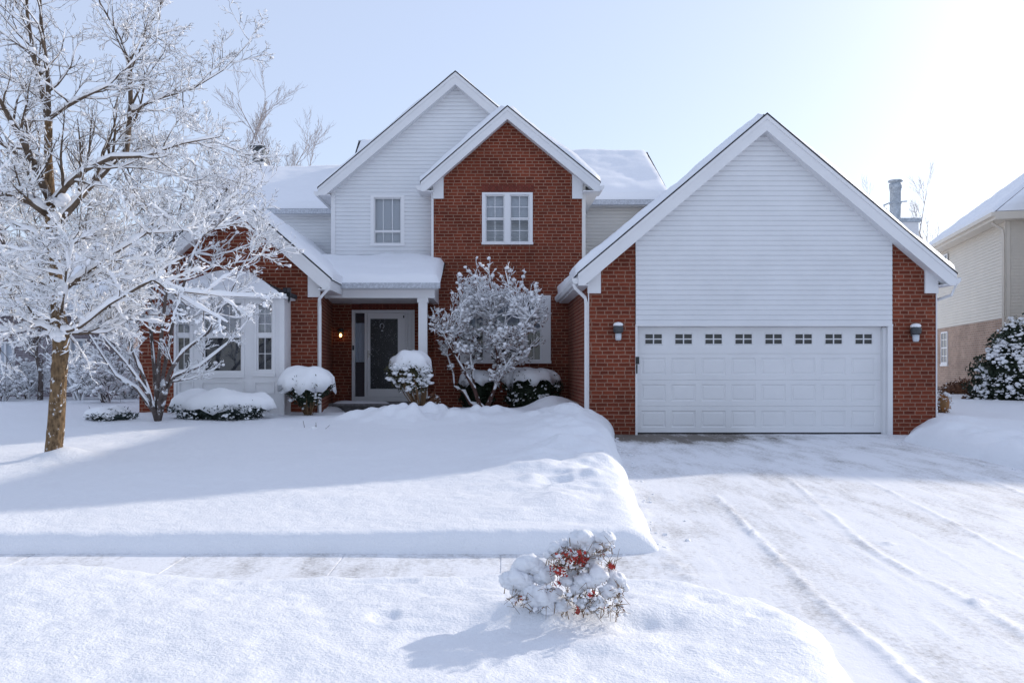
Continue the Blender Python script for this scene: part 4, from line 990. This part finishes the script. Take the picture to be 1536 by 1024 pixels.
for px, Y, s, rz, lb in ((455, 50, 1.1, 2, 'bare tree fanning out just left of the white gable'), (428, 52, 1.22, 3.3, 'bare tree in the middle of the clump over the left roof'), (372, 46, 1.3, 4, 'bare tree partly veiled by frosted twigs left of the clump'),
        (1385, 52, .95, 1, 'bare tree right of the metal flue'), (1325, 56, .98, 5, 'bare tree peeping over the right garage roof slope')):
    copy_thing(bt, (X(px, Y), Y, .3), rz, s, lb, GB)

# ------------------------------------------------------------------ shrubs
def snow_dome(mb, c, rx, ry, h, rng, drip=.08, k=0, nu=48, nv=14, flat=3.0, und=.02):
    o = len(mb.v); ph = rng.uniform(0, 50)
    for j in range(nv+1):
        r = j/nv
        for i in range(nu):
            a = 2*math.pi*i/nu; ca, sa = math.cos(a), math.sin(a)
            e = 1+.16*float(nz(ca*2+ph, sa*2, 1.1, k))+.26*r*float(nz(ca*4+ph, sa*4, .8, k+6))
            x, y = c[0]+rx*e*r*ca, c[1]+ry*e*r*sa
            z = c[2]+h*max(0, 1-r**flat)**.6*(1+.45*float(nz(x, y, 2.2, k+1))+.30*float(nz(x, y, 3.7, k+8)))+.14*h*float(nz(x, y, 5, k+2))+.06*h*float(nz(x, y, 14, k+4))
            if j == nv: z -= drip*max(0, .35+2.2*float(nz(x*1.0, y*1.0, 7, k+3)))+und
            mb.v.append((x, y, z))
    for i in range(nu):                                         # tucked-under rim
        a = 2*math.pi*i/nu; mb.v.append((c[0]+rx*.8*math.cos(a), c[1]+ry*.8*math.sin(a), c[2]-und))
    for j in range(nv+1):
        for i in range(nu):
            i2 = (i+1) % nu; mb.f.append((o+j*nu+i, o+(j+1)*nu+i, o+(j+1)*nu+i2, o+j*nu+i2))
def shrub(name, label, cat, base, boxes, caps, leafmat, n, size, seed, stems=None, flecks=0, stemmat=None, fl=.03, asp=.5):
    """boxes: (centre, rx, ry, rz) foliage ellipsoids; caps: snow_dome arguments"""
    rng = random.Random(seed); t = empty(name, base, label, cat); lb = MB(); sb = MB()
    tot = sum(b[1]*b[2]*b[3] for b in boxes)
    for c, rx, ry, rz in boxes:
        for _ in range(int(n*rx*ry*rz/tot)):
            d = rvec(rng).normalized(); q = rng.uniform(.62, 1.03)*(1+.10*math.sin(5*d.x+seed)+.1*math.sin(7*d.z)); w = Vector((d.x*rx*q, d.y*ry*q, d.z*rz*q))
            lb.leaf(Vector(c)+w, size*rng.uniform(.6, 1.3), rng, asp)
        for _ in range(int(flecks*rx*ry*rz/tot)):
            d = rvec(rng).normalized(); d.y = -abs(d.y)
            if rng.random() > .35+.65*max(0, d.z+.25): continue
            if float(nz(d.x*2+d.z, d.y*2-d.z*1.3, 2.3, seed)) < -.12: continue
            q = rng.uniform(.9, 1.05); w_ = Vector(c)+Vector((d.x*rx*q, d.y*ry*q, d.z*rz*q)); b = fl*rng.choice((.22, .3, .4, .55, 1))
            for _ in range(rng.randint(1, 3)): sb.blob(w_, b*rng.uniform(.6, 1.1), rng, rng.uniform(.45, .8), 7, 5, .42); w_ = w_+Vector((rng.uniform(-1, 1), rng.uniform(-.5, .5), rng.uniform(-.8, .3)))*b*1.2
    for a in caps:                                              # leaves and twig tips breaking through the rim
        for _ in range(150):
            an = rng.uniform(0, 6.28); q = rng.uniform(.72, 1.04)
            if float(nz(math.cos(an)*3, math.sin(an)*3, 1.3, seed+9)) < -.05: continue
            lb.leaf((a['c'][0]+a['rx']*q*math.cos(an), a['c'][1]+a['ry']*q*math.sin(an), a['c'][2]+a['h']*(1-q**3)*.9+rng.uniform(-.08, .05)), size*rng.uniform(.5, 1.1), rng, asp)
    lb.build('foliage', leafmat, t)
    core = MB()
    for c, rx, ry, rz in boxes: core.blob(c, 1, rng, 1, 16, 10, .0); o = len(core.v)-(16*9+2); core.v[o:] = [(c[0]+(x-c[0])*rx*.72, c[1]+(y-c[1])*ry*.72, c[2]+(z-c[2])*rz*.72) for x, y, z in core.v[o:]]
    core.build('inner_twigs', leafmat, t, True)
    for i, a in enumerate(caps): snow_dome(sb, *a, rng=rng, k=seed+i*7) if not isinstance(a, dict) else snow_dome(sb, **a, rng=rng, k=seed+i*7)
    if sb.v: sb.build('snow_cap', M['snow_twig'], t, True)
    if stems:
        mb = MB()
        for p, r in stems: mb.tube(p, taper(len(p), r, r*.5), 6)
        mb.build('stems', stemmat or M['twig_tan'], t, True)
    rebase(t); return t
def vase(c, base, n, spread, rng, r=.011):
    out = []
    for i in range(n):
        a = rng.uniform(0, 6.28); q = rng.uniform(.3, 1)
        p0 = Vector(base)+Vector((math.cos(a)*.08*q, math.sin(a)*.08*q, 0)); p2 = Vector(c)+Vector((math.cos(a)*spread*q, math.sin(a)*spread*q, rng.uniform(-.05, .1)))
        out.append(([p0, p0.lerp(p2, .5)+Vector((math.cos(a), math.sin(a), 0))*.03-Vector((0, 0, .02)), p2], r*rng.uniform(.6, 1.2)))
    return out
# low hedge before the bay
Y = 16.75; a, b = X(258, Y), X(404, Y); c = ((a+b)/2, Y+.1, Z(612, Y))
shrub('low_hedge', 'wide low evergreen hedge under a thick snow pillow below the bay window', 'hedge', (c[0], c[1], .2), [((c[0], c[1], c[2]-.05), (b-a)/2*.98, .62, .27)],
      [dict(c=(c[0], c[1], c[2]+.03), rx=(b-a)/2, ry=.58, h=.30, drip=.10, flat=4.0, nu=64)], M['leaf_grey'], 4200, .03, 31, flecks=500, fl=.035)
# round shrub left of the porch
Y = 17.5; c = P(461, 583, Y); rg = random.Random(2)
shrub('round_shrub', 'round evergreen shrub capped with smooth snow beside the porch downspout', 'shrub', P(461, 622, Y), [((c.x, c.y, c.z+.02), .50, .42, .25), ((c.x, c.y, c.z-.16), .33, .3, .22)],
      [dict(c=(c.x, c.y, c.z+.12), rx=.53, ry=.46, h=.33, drip=.16, flat=2.6)], M['leaf_dark'], 3800, .035, 33, stems=vase(c, P(463, 622, Y), 26, .3, rg), flecks=320, fl=.05, asp=.3)
Y = 18.9; c = P(616, 560, Y)
shrub('round_shrub', 'taller snow-crusted shrub on tan stems in front of the front door', 'shrub', P(625, 616, Y), [((c.x, c.y, c.z+.0), .50, .45, .34), ((c.x+.05, c.y, c.z-.2), .38, .33, .25)],
      [dict(c=(c.x-.02, c.y, c.z+.20), rx=.48, ry=.42, h=.35, drip=.2, flat=2.2)], M['leaf_olive'], 2600, .035, 37, stems=vase(c, P(630, 618, Y), 40, .42, random.Random(6), .013), flecks=800, fl=.06, asp=.3)
Y = 19.0; c = P(650, 603, Y)
shrub('small_shrub', 'little round dark shrub dusted with snow at the foot of the taller shrub', 'shrub', P(650, 617, Y), [(c, .16, .16, .19)], [], M['leaf_brown'], 700, .028, 39, flecks=70, fl=.022)
# hedges under the lower window
Y = 20.75; c = P(796, 583, Y)
shrub('window_hedge', 'dark green hedge with a deep snow cap under the right half of the lower window', 'hedge', (c.x, c.y, .25), [((c.x, c.y, c.z-.02), .70, .42, .42), ((c.x, c.y, .5), .66, .4, .35)],
      [dict(c=(c.x, c.y-.02, c.z+.24), rx=.73, ry=.47, h=.32, drip=.24, flat=3.2)], M['leaf_dark'], 4500, .04, 41, flecks=300, fl=.05)
c = P(717, 583, Y)
shrub('window_hedge', 'dark green hedge behind the stems of the small domed tree', 'hedge', (c.x, c.y, .25), [((c.x, c.y, c.z-.02), .46, .40, .38), ((c.x, c.y, .5), .42, .38, .35)],
      [dict(c=(c.x, c.y-.02, c.z+.20), rx=.48, ry=.45, h=.26, drip=.12, flat=3.2)], M['leaf_dark'], 3400, .04, 43, flecks=40, fl=.04)
# creeping juniper on the left
Y = 16.3; c = P(168, 622, Y)
shrub('creeping_juniper', 'low spreading juniper half buried in snow left of the crabapple', 'shrub', (c.x, c.y, .2), [((c.x, c.y, c.z-.03), .42, .4, .13)],
      [dict(c=(c.x-.1, c.y+.05, c.z+.02), rx=.40, ry=.4, h=.16, drip=.1, flat=2)], M['leaf_grey'], 1300, .045, 47, flecks=140, fl=.035, asp=.2)
# buried plant poking out of the snow
def poking():
    rng = random.Random(4); Y = 14.9; b = P(466, 652, Y); t = empty('buried_plant', b, 'few dark twigs of a buried plant poking out of the snow before the porch', 'plant'); sb = MB()
    for i in range(16):
        mb = MB(); p = b+Vector((rng.uniform(-.16, .2), rng.uniform(-.1, .1), -.05)); q = p+Vector((rng.uniform(-.15, .2), rng.uniform(-.1, .1), rng.uniform(.10, .3))); mb.tube([p, p.lerp(q, .5)+rvec(rng)*.015, q], [.009, .006, .003], 5); mb.build('twig', M['bark_crab'], t, True)
        if rng.random() < .8: sb.blob(p.lerp(q, rng.uniform(.4, .95))+Vector((0, 0, .02)), rng.uniform(.03, .06), rng, .8, 8, 6, .25)
    sb.build('snow_lumps', M['snow_twig'], t, True); rebase(t)
poking()
# red shrub in the verge
def red_shrub():
    rng = random.Random(21); Y = 5.0; base = P(852, 925, Y); t = empty('red_leaved_shrub', base, 'small shrub with red leaves under fluffy snow balls on the front verge', 'shrub')
    u = Y/F; tw = MB(); lr = MB(); lt = MB(); sb = MB()
    def big(c, r):
        nonlocal sb
        o = len(sb.v); nu, nv = 34, 22
        ph = rng.uniform(0, 90)
        sb.v.append((c.x, c.y, c.z-r*.7))
        for i in range(1, nv):
            th = math.pi*i/nv
            for k in range(nu):
                a = 2*math.pi*k/nu; d = Vector((math.sin(th)*math.cos(a), math.sin(th)*math.sin(a), -math.cos(th)))
                w = float(nz(d.x*1.1+d.z*.7+ph, d.y*1.1-d.z*.4, 1.3, 3))*.55+float(nz(d.x+d.z+ph, d.y-d.z, 3.3, 4))*.32+float(nz(d.x+d.z*1.3+ph, d.y-d.z, 8, 5))*.22+float(nz(d.x-d.z*1.1+ph, d.y+d.z, 15, 6))*.12
                q = r*(1+w*.8); zz = d.z*q*(.88 if d.z > 0 else .62); sb.v.append((c.x+d.x*q, c.y+d.y*q, c.z+zz))
        sb.v.append((c.x, c.y, c.z+r*.85)); top = len(sb.v)-1
        for k in range(nu):
            k2 = (k+1) % nu; sb.f.append((o, o+1+k2, o+1+k)); b = o+1+(nv-2)*nu; sb.f.append((b+k, b+k2, top))
            for i in range(nv-2): a0 = o+1+i*nu; sb.f.append((a0+k, a0+k2, a0+nu+k2, a0+nu+k))
    tips = [  # px, py, dY, ball radius px
        (872, 810, .04, 16), (880, 820, .03, 12), (862, 818, .05, 10), (909, 808, .02, 14), (902, 818, .03, 11), (836, 824, .05, 13), (826, 832, .06, 11), (845, 817, .08, 9),
        (791, 846, .05, 16), (806, 852, .03, 13), (779, 854, .06, 11), (769, 871, .0, 18), (786, 872, .0, 15), (815, 866, .02, 14), (826, 856, .03, 10),
        (810, 897, -.08, 18), (830, 893, -.06, 14), (795, 888, -.04, 14), (822, 912, -.10, 13), (778, 888, .02, 11),
        (876, 873, -.09, 15), (897, 861, -.06, 15), (889, 872, -.09, 11), (912, 888, -.11, 11), (925, 870, -.03, 13), (934, 880, -.02, 8), (916, 862, -.02, 11), (851, 872, -.05, 10), (866, 884, -.1, 9), (858, 858, .0, 9), (884, 848, .03, 11), (893, 838, .04, 9), (874, 905, -.14, 8), (896, 904, -.16, 8), (845, 908, -.1, 10)]
    for px, py, dy, r in tips:
        q = P(px, py, Y+dy); sb0 = sb; sb = MB(); big(q, r*u*1.13); sb.build('snow_ball', M['snow_ball'], t, True); sb = sb0
        for _ in range(5):
            e = q+Vector((rng.gauss(0, 1)*r*u*.7, rng.gauss(0, 1)*r*u*.6, -r*u*rng.uniform(.1, .9))); f_ = e+Vector((rng.gauss(0, .012), rng.gauss(0, .012), -rng.uniform(.015, .055))); f_.z = max(f_.z, base.z-.02)
            tw.tube([f_, f_.lerp(e, .5)+rvec(rng)*.006, e], [.0028, .0022, .0012], 4)
    # ragged twigs and leaves below and between the balls
    zones = [(857, 831, 26, 12, 'r', 95), (838, 853, 15, 11, 'r', 48), (870, 838, 9, 8, 'r', 30), (914, 846, 8, 4, 'r', 34), (887, 888, 8, 5, 'r', 16), (836, 872, 6, 5, 'r', 12), (866, 911, 8, 5, 'r', 14),
             (887, 904, 28, 16, 't', 150), (928, 900, 10, 24, 't', 90), (862, 850, 20, 10, 't', 60), (906, 826, 13, 13, 't', 55), (777, 898, 14, 6, 't', 40), (852, 895, 10, 8, 't', 36), (840, 838, 16, 10, 't', 40), (820, 884, 10, 6, 't', 20), (805, 914, 12, 4, 't', 20)]
    for px, py, sx, sy, k, n in zones:
        for _ in range(n):
            q = P(px+max(-.9, min(.9, rng.gauss(0, .5)))*sx, py+max(-.8, min(.9, rng.gauss(0, .5)))*sy, Y-(.12 if py > 880 else .05)+rng.uniform(-.08, .08))
            if k == 'r': lr.leaf(q-Vector((0, .05, 0)), rng.uniform(.009, .019), rng, .5)
            else:
                (lt if rng.random() < .55 else lr if rng.random() < .12 else sb_leaf).leaf(q, rng.uniform(.006, .014), rng, .4)
            if rng.random() < .5: tw.tube([q, q+rvec(rng)*.02, q+rvec(rng)*.032], [.0022, .0018, .001], 3, cap=False)
            if rng.random() < (.10 if k == 'r' else .24): sb.blob(q+Vector((0, -.03, .008)), rng.uniform(.006, .015), rng, .8, 6, 5, .3)
    tw.build('twigs', M['twig_tan'], t, True); lr.build('red_leaves', M['leaf_red'], t); lt.build('dry_leaves', M['leaf_brown'], t); sb_leaf.build('olive_leaves', M['leaf_olive'], t)
    tag(sb.build('snow_flecks', M['snow_ball'], t, True), kind='stuff'); rebase(t)
M['snow_ball'] = snow_mat('snow_ball', .8, 4.0)
sb_leaf = MB(); red_shrub()

# ------------------------------------------------------------------ right neighbour
def place(o, mtx): o.matrix_world = mtx
def neighbour_right():
    n0 = Vector((X(1510, 27), 27, 0)); d = Vector((2.0, 8.0, 0)).normalized(); ang = math.atan2(d.y, d.x)-math.pi/2
    t = empty('house', n0, 'cream siding and tan brick house at the right edge behind the garage', 'house'); t.rotation_euler = (0, 0, ang)
    def pt(mb, nm, m, sm=False, par=None): return mb.build(nm, m, par or t, sm)
    # local frame: +y runs back along the side wall, -x is towards our house, wall plane x=0
    Ld = 8.6; zt = 6.15; zb = Z(476, 27); W = 9.0
    hu = (-.001, Ld-1.05, 4.55, 5.55)
    mb = MB()                                                   # lapped boards of the side wall
    k = zb
    while k < zt:
        b = min(k+.105, zt)
        mb.quad((-.016, 0, k), (0, 0, b), (0, Ld, b), (-.016, Ld, k)); mb.quad((0, 0, k), (-.016, 0, k), (-.016, Ld, k), (0, Ld, k)); k += .105
    for i in range(int((zt-.2)/.105)):
        k = .2+i*.105; mb.quad((.02, -.016, k), (W, -.016, k), (W, 0, k+.105), (.02, 0, k+.105))
    mb.box(.005, W, .005, Ld, .0, zt-.01)
    w = pt(mb, 'siding', M['cream'])
    mb = MB(); mb.box(-.03, .004, .0, Ld+.02, 0, zb-.01); pt(mb, 'brick_wall', M['brick_tan'])
    mb = MB(); mb.box(-.03, .09, -.035, .0, 0, zt-.05); mb.box(-.05, -.018, -.035, .08, zb, zt-.05); pt(mb, 'corner_board', M['cream'])
    mb = MB(); mb.tube([Vector(q) for q in ((-.42, .0, zt-.12), (-.4, .0, zt-.3), (-.12, -.02, zt-.5), (-.1, -.04, zt-.7), (-.1, -.04, .4))], [.045]*5, 4); pt(mb, 'downspout', M['cream'])
    # hip roof with overhang
    o = .45; x0, x1, y0, y1 = -o, W+o, -o, Ld+o; xm = (x0+x1)/2; rh = 3.9; run = (x1-x0)/2
    A, B, C, D = Vector((x0, y0, zt)), Vector((x1, y0, zt)), Vector((x1, y1, zt)), Vector((x0, y1, zt)); E = Vector((xm, y0+run*.9, zt+rh)); G = Vector((xm, y1-run*.98, zt+rh))
    mb = MB(); mb.quad(A, D, G, E); mb.quad(C, B, E, G); mb.add((A, E, B), ((0, 1, 2),)); mb.add((C, G, D), ((0, 1, 2),))
    r = pt(mb, 'roof', M['shingle'])
    ms = MB(); slope_snow(ms, A+Vector((0, .1, 0)), D+Vector((0, -.12, 0)), G+Vector((-.25, -.1, -.2)), E+Vector((-.1, 0, -.1)), .16, 111, .15, .16); slope_snow(ms, A, B, E+Vector((.05, 0, 0)), E+Vector((-.05, 0, 0)), .14, 115, .15, .25); slope_snow(ms, C, B, E, G, .14, 118, .15, .3)
    pt(ms, 'roof_snow', M['snow_roof'], True, r)
    mb = MB()
    mb.box(x0, x0+.03, y0, y1, zt-.24, zt-.01); mb.box(x0+.031, x1, y0, y0+.03, zt-.24, zt-.01); mb.box(x0+.031, -.02, y0+.031, y1, zt-.24, zt-.21); mb.box(-.019, x1, y0+.031, -.02, zt-.24, zt-.21); mb.box(x0+.031, x1, y1-.03, y1, zt-.24, zt-.01)
    mb.box(x0-.11, x0-.001, y0, y1, zt-.14, zt-.02); pt(mb, 'soffit', M['cream'])
    def win(y, z0, z1, w, nm):
        f = MB(); f.box(-.07, -.031, y-w/2, y+w/2, z0, z0+.07); f.box(-.07, -.031, y-w/2, y+w/2, z1-.06, z1); f.box(-.07, -.031, y-w/2, y-w/2+.06, z0+.07, z1-.06); f.box(-.07, -.031, y+w/2-.06, y+w/2, z0+.07, z1-.06); f.box(-.065, -.031, y-w/2+.06, y+w/2-.06, (z0+z1)/2-.025, (z0+z1)/2+.025); f.box(-.06, -.035, y-.012, y+.012, z0+.07, z1-.06)
        for q in (.25, .75): f.box(-.061, -.036, y-w/2+.06, y+w/2-.06, z0+(z1-z0)*q-.012, z0+(z1-z0)*q+.012)
        f.box(-.09, -.031, y-w/2-.05, y+w/2+.05, z0-.08, z0-.001)
        o = pt(f, 'window', M['white']); g = MB(); g.box(-.045, -.036, y-w/2+.06, y+w/2-.06, z0+.07, z1-.06); pt(g, 'pane', mat('neighbour_pane', (.12, .14, .17), .08, .6), par=o)
    win(Ld-1.45, 1.45, 2.72, .95, 'l'); win(Ld-1.55, 5.0, 5.75, .75, 'u')
    # unseen wing added out of frame, shaped to throw shade across the driveway
    mb = MB(); mb.box(.9, W-.2, -4.7, -.02, 0, 6.9); pt(mb, 'shade_wing_wall', M['cream'])
    a, b, c, d, z0, z1 = .5, W+.2, -5.0, -.5, 6.9, 7.7; xm = 2.7; ym = (c+d)/2
    mb = MB(); v = [(a, c, z0), (b, c, z0), (b, d, z0), (a, d, z0), (xm, ym, z1), (b-2.2, ym, z1)]; mb.add(v, [(0, 1, 5, 4), (1, 2, 5), (2, 3, 4, 5), (3, 0, 4), (3, 2, 1, 0)]); pt(mb, 'shade_wing_roof', M['shingle'])
neighbour_right()
Y = 25.0; c = P(1518, 560, Y)
shrub('evergreen_shrub', 'large rounded evergreen dusted with snow beside the cream house', 'shrub', (c.x, c.y, .3), [((c.x, c.y, c.z-.1), 1.05, .95, 1.15), ((c.x+.15, c.y, c.z+.75), .75, .7, .85), ((c.x-.1, c.y, .65), 1.05, .95, .6)],
      [], M['leaf_dark'], 9000, .06, 51, flecks=2300, fl=.075)
Y = 25.5; c = P(1466, 600, Y)
shrub('snowy_bush', 'low snow-flecked bush at the foot of the large evergreen', 'shrub', (c.x, c.y, .3), [((c.x, c.y, c.z), .42, .4, .34)], [], M['leaf_brown'], 1000, .045, 53, flecks=200, fl=.055)
Y = 30; c = P(1438, 590, Y)
shrub('brown_hedge', 'dull brown hedge along the tan brick wall of the right house', 'hedge', (c.x, c.y, .3), [((c.x, c.y, c.z-.05), .8, .5, .55)], [], M['leaf_brown'], 1800, .05, 57, flecks=60, fl=.04)
Y = 19.5; c = P(1415, 605, Y)
shrub('orange_leaved_bush', 'little bush with a few orange leaves in the snow at the garage corner', 'shrub', (c.x, c.y, .3), [((c.x, c.y, c.z), .17, .2, .28)], [], M['leaf_orange'], 160, .028, 59, stems=vase(c+Vector((0, 0, .1)), P(1416, 632, Y), 24, .2, random.Random(9), .008), flecks=120, fl=.03)

# ------------------------------------------------------------------ left neighbour
def neighbour_left():
    Y = 27.0; t = empty('house', (X(40, Y), Y, 0), 'grey brick house behind the front tree at the left edge', 'house')
    def pt(mb, nm, m, sm=False, par=None):
        o = mb.build(nm, m, par or t, sm)
        if par is None: o.matrix_parent_inverse = Matrix.Translation(-t.location)
        return o
    x0, x1 = X(-190, Y), X(146, Y); zt = 3.1
    ops = [(X(104, Y), X(128, Y), Z(562, Y), Z(508, Y)), (X(-6, Y), X(22, Y), Z(578, Y), Z(512, Y))]
    mb = MB(); front_wall(mb, lambda z: x0, lambda z: x1, 0, zt, Y, holes=ops); mb.box(x0, x1-.003, Y+.13, Y+8, 0, zt-.02)
    pt(mb, 'wall', M['brick_grey'])
    for a, b, c, d in ops:
        f = MB(); f.box(a, a+.07, Y-.03, Y+.1, c, d); f.box(b-.07, b, Y-.03, Y+.1, c, d); f.box(a+.07, b-.07, Y-.03, Y+.1, d-.07, d); f.box(a+.07, b-.07, Y-.03, Y+.1, c, c+.07); f.box((a+b)/2-.03, (a+b)/2+.03, Y-.02, Y+.1, c+.07, d-.07)
        o = pt(f, 'window', M['white']); g = MB(); g.box(a+.07, b-.07, Y+.05, Y+.06, c+.07, d-.07); pt(g, 'pane', M['curtain'], par=o)
    mb = MB(); mb.prismx([(Y-.5, zt-.05), (Y+4, zt+2.6), (Y+8.5, zt-.05)], x0-.4, x1+.4); r = pt(mb, 'roof', M['shingle'])
    ms = MB(); slope_snow(ms, (x0-.4, Y-.55, zt), (x1+.4, Y-.55, zt), (x1+.4, Y+4, zt+2.64), (x0-.4, Y+4, zt+2.64), .2, 131, .2, .22); pt(ms, 'roof_snow', M['snow_roof'], True, r)
    mb = MB(); mb.box(x0-.4, x1+.4, Y-.6, Y-.501, zt-.2, zt-.03); pt(mb, 'gutter', M['trim'])
neighbour_left()
GS = 'frosted bushes before the left neighbour house'
def frosted_bush(label, seed, h):
    rng = random.Random(seed); t = empty('frosted_bush', (0, 0, 0), label, 'bush', GS); out = []
    c = Cfg(kids=(6, 4, 3), len=(.35, .6), wob=.25, up=.05, rmin=.009, rk=.6)
    for i in range(14):
        a = rng.uniform(0, 6.28); grow(out, Vector((rng.uniform(-.1, .1), rng.uniform(-.1, .1), -.1)), Vector((math.cos(a)*.6, math.sin(a)*.6, 1)), h*rng.uniform(.7, 1.1), .02, 0, c, rng)
    wood(out).build('branches', M['bark_crab'], t, True); tree_snow(out, rng, .022, (1, .9, .85, .8), .2, .06).build('branch_snow', M['snow_twig'], t, True); return t
fb = frosted_bush('frosted bush between the tan trunk and the grey house window', 5, 1.35); fb.location = P(118, 598, 24.5)
for px, Y, s, rz, lb in ((38, 25.3, .95, 1, 'frosted bush against the grey brick wall left of the tan trunk'), (160, 22.5, 1.1, 2.5, 'large frosted bush just left of the crabapple stems'), (2, 24, .8, 4, 'frosted bush cut by the left picture edge'), (190, 25.5, 1.25, 5, 'frosted bush deep in the gap beside the brick wing')):
    copy_thing(fb, P(px, 600, Y), rz, s, lb, GS)

# ------------------------------------------------------------------ light, sky, camera
SUN_A, SUN_B = 1.75, 1.47                                         # shadow offset per metre of height: -x, -y
el = math.atan2(1, math.hypot(SUN_A, SUN_B)); az = math.atan2(SUN_A, SUN_B)   # azimuth from +Y towards +X
sd = bpy.data.lights.new('sun', 'SUN'); sd.energy = 2.05; sd.angle = R(1.2); sd.color = (1, .91, .80)
so = bpy.data.objects.new('sun', sd); COL.objects.link(so)
so.rotation_euler = Vector((-SUN_A, -SUN_B, -1)).to_track_quat('-Z', 'Y').to_euler(); so.location = (20, 20, 25)
w = bpy.data.worlds.new('World'); sc.world = w; w.use_nodes = True; nt = w.node_tree
sky = nt.nodes.new('ShaderNodeTexSky'); sky.sky_type = 'NISHITA'; sky.sun_disc = False; sky.sun_elevation = el; sky.sun_rotation = az
sky.air_density = 1.0; sky.dust_density = 1.2; sky.ozone_density = 2.4; sky.altitude = 200
bg = nt.nodes['Background']; bg.inputs['Strength'].default_value = .05; nt.links.new(sky.outputs[0], bg.inputs['Color'])
veil = nt.nodes.new('ShaderNodeBackground'); veil.inputs['Color'].default_value = (.73, .80, 1, 1); veil.inputs['Strength'].default_value = .39   # thin high cloud
both = nt.nodes.new('ShaderNodeAddShader'); nt.links.new(bg.outputs[0], both.inputs[0]); nt.links.new(veil.outputs[0], both.inputs[1]); nt.links.new(both.outputs[0], nt.nodes['World Output'].inputs['Surface'])
cd = bpy.data.cameras.new('camera'); co = bpy.data.objects.new('camera', cd); COL.objects.link(co)
cd.sensor_width = 36; cd.lens = F/1536*36; cd.shift_x = (768-CX)/1536; cd.shift_y = (CY-512)/1536; cd.clip_end = 2000; cd.clip_start = .05
co.location = (0, 0, H); co.rotation_euler = (R(90), 0, 0); sc.camera = co
sc.view_settings.view_transform = 'Standard'; sc.view_settings.look = 'None'; sc.view_settings.gamma = 1; sc.view_settings.exposure = .66
sc.cycles.max_bounces = 8; sc.cycles.transparent_max_bounces = 12
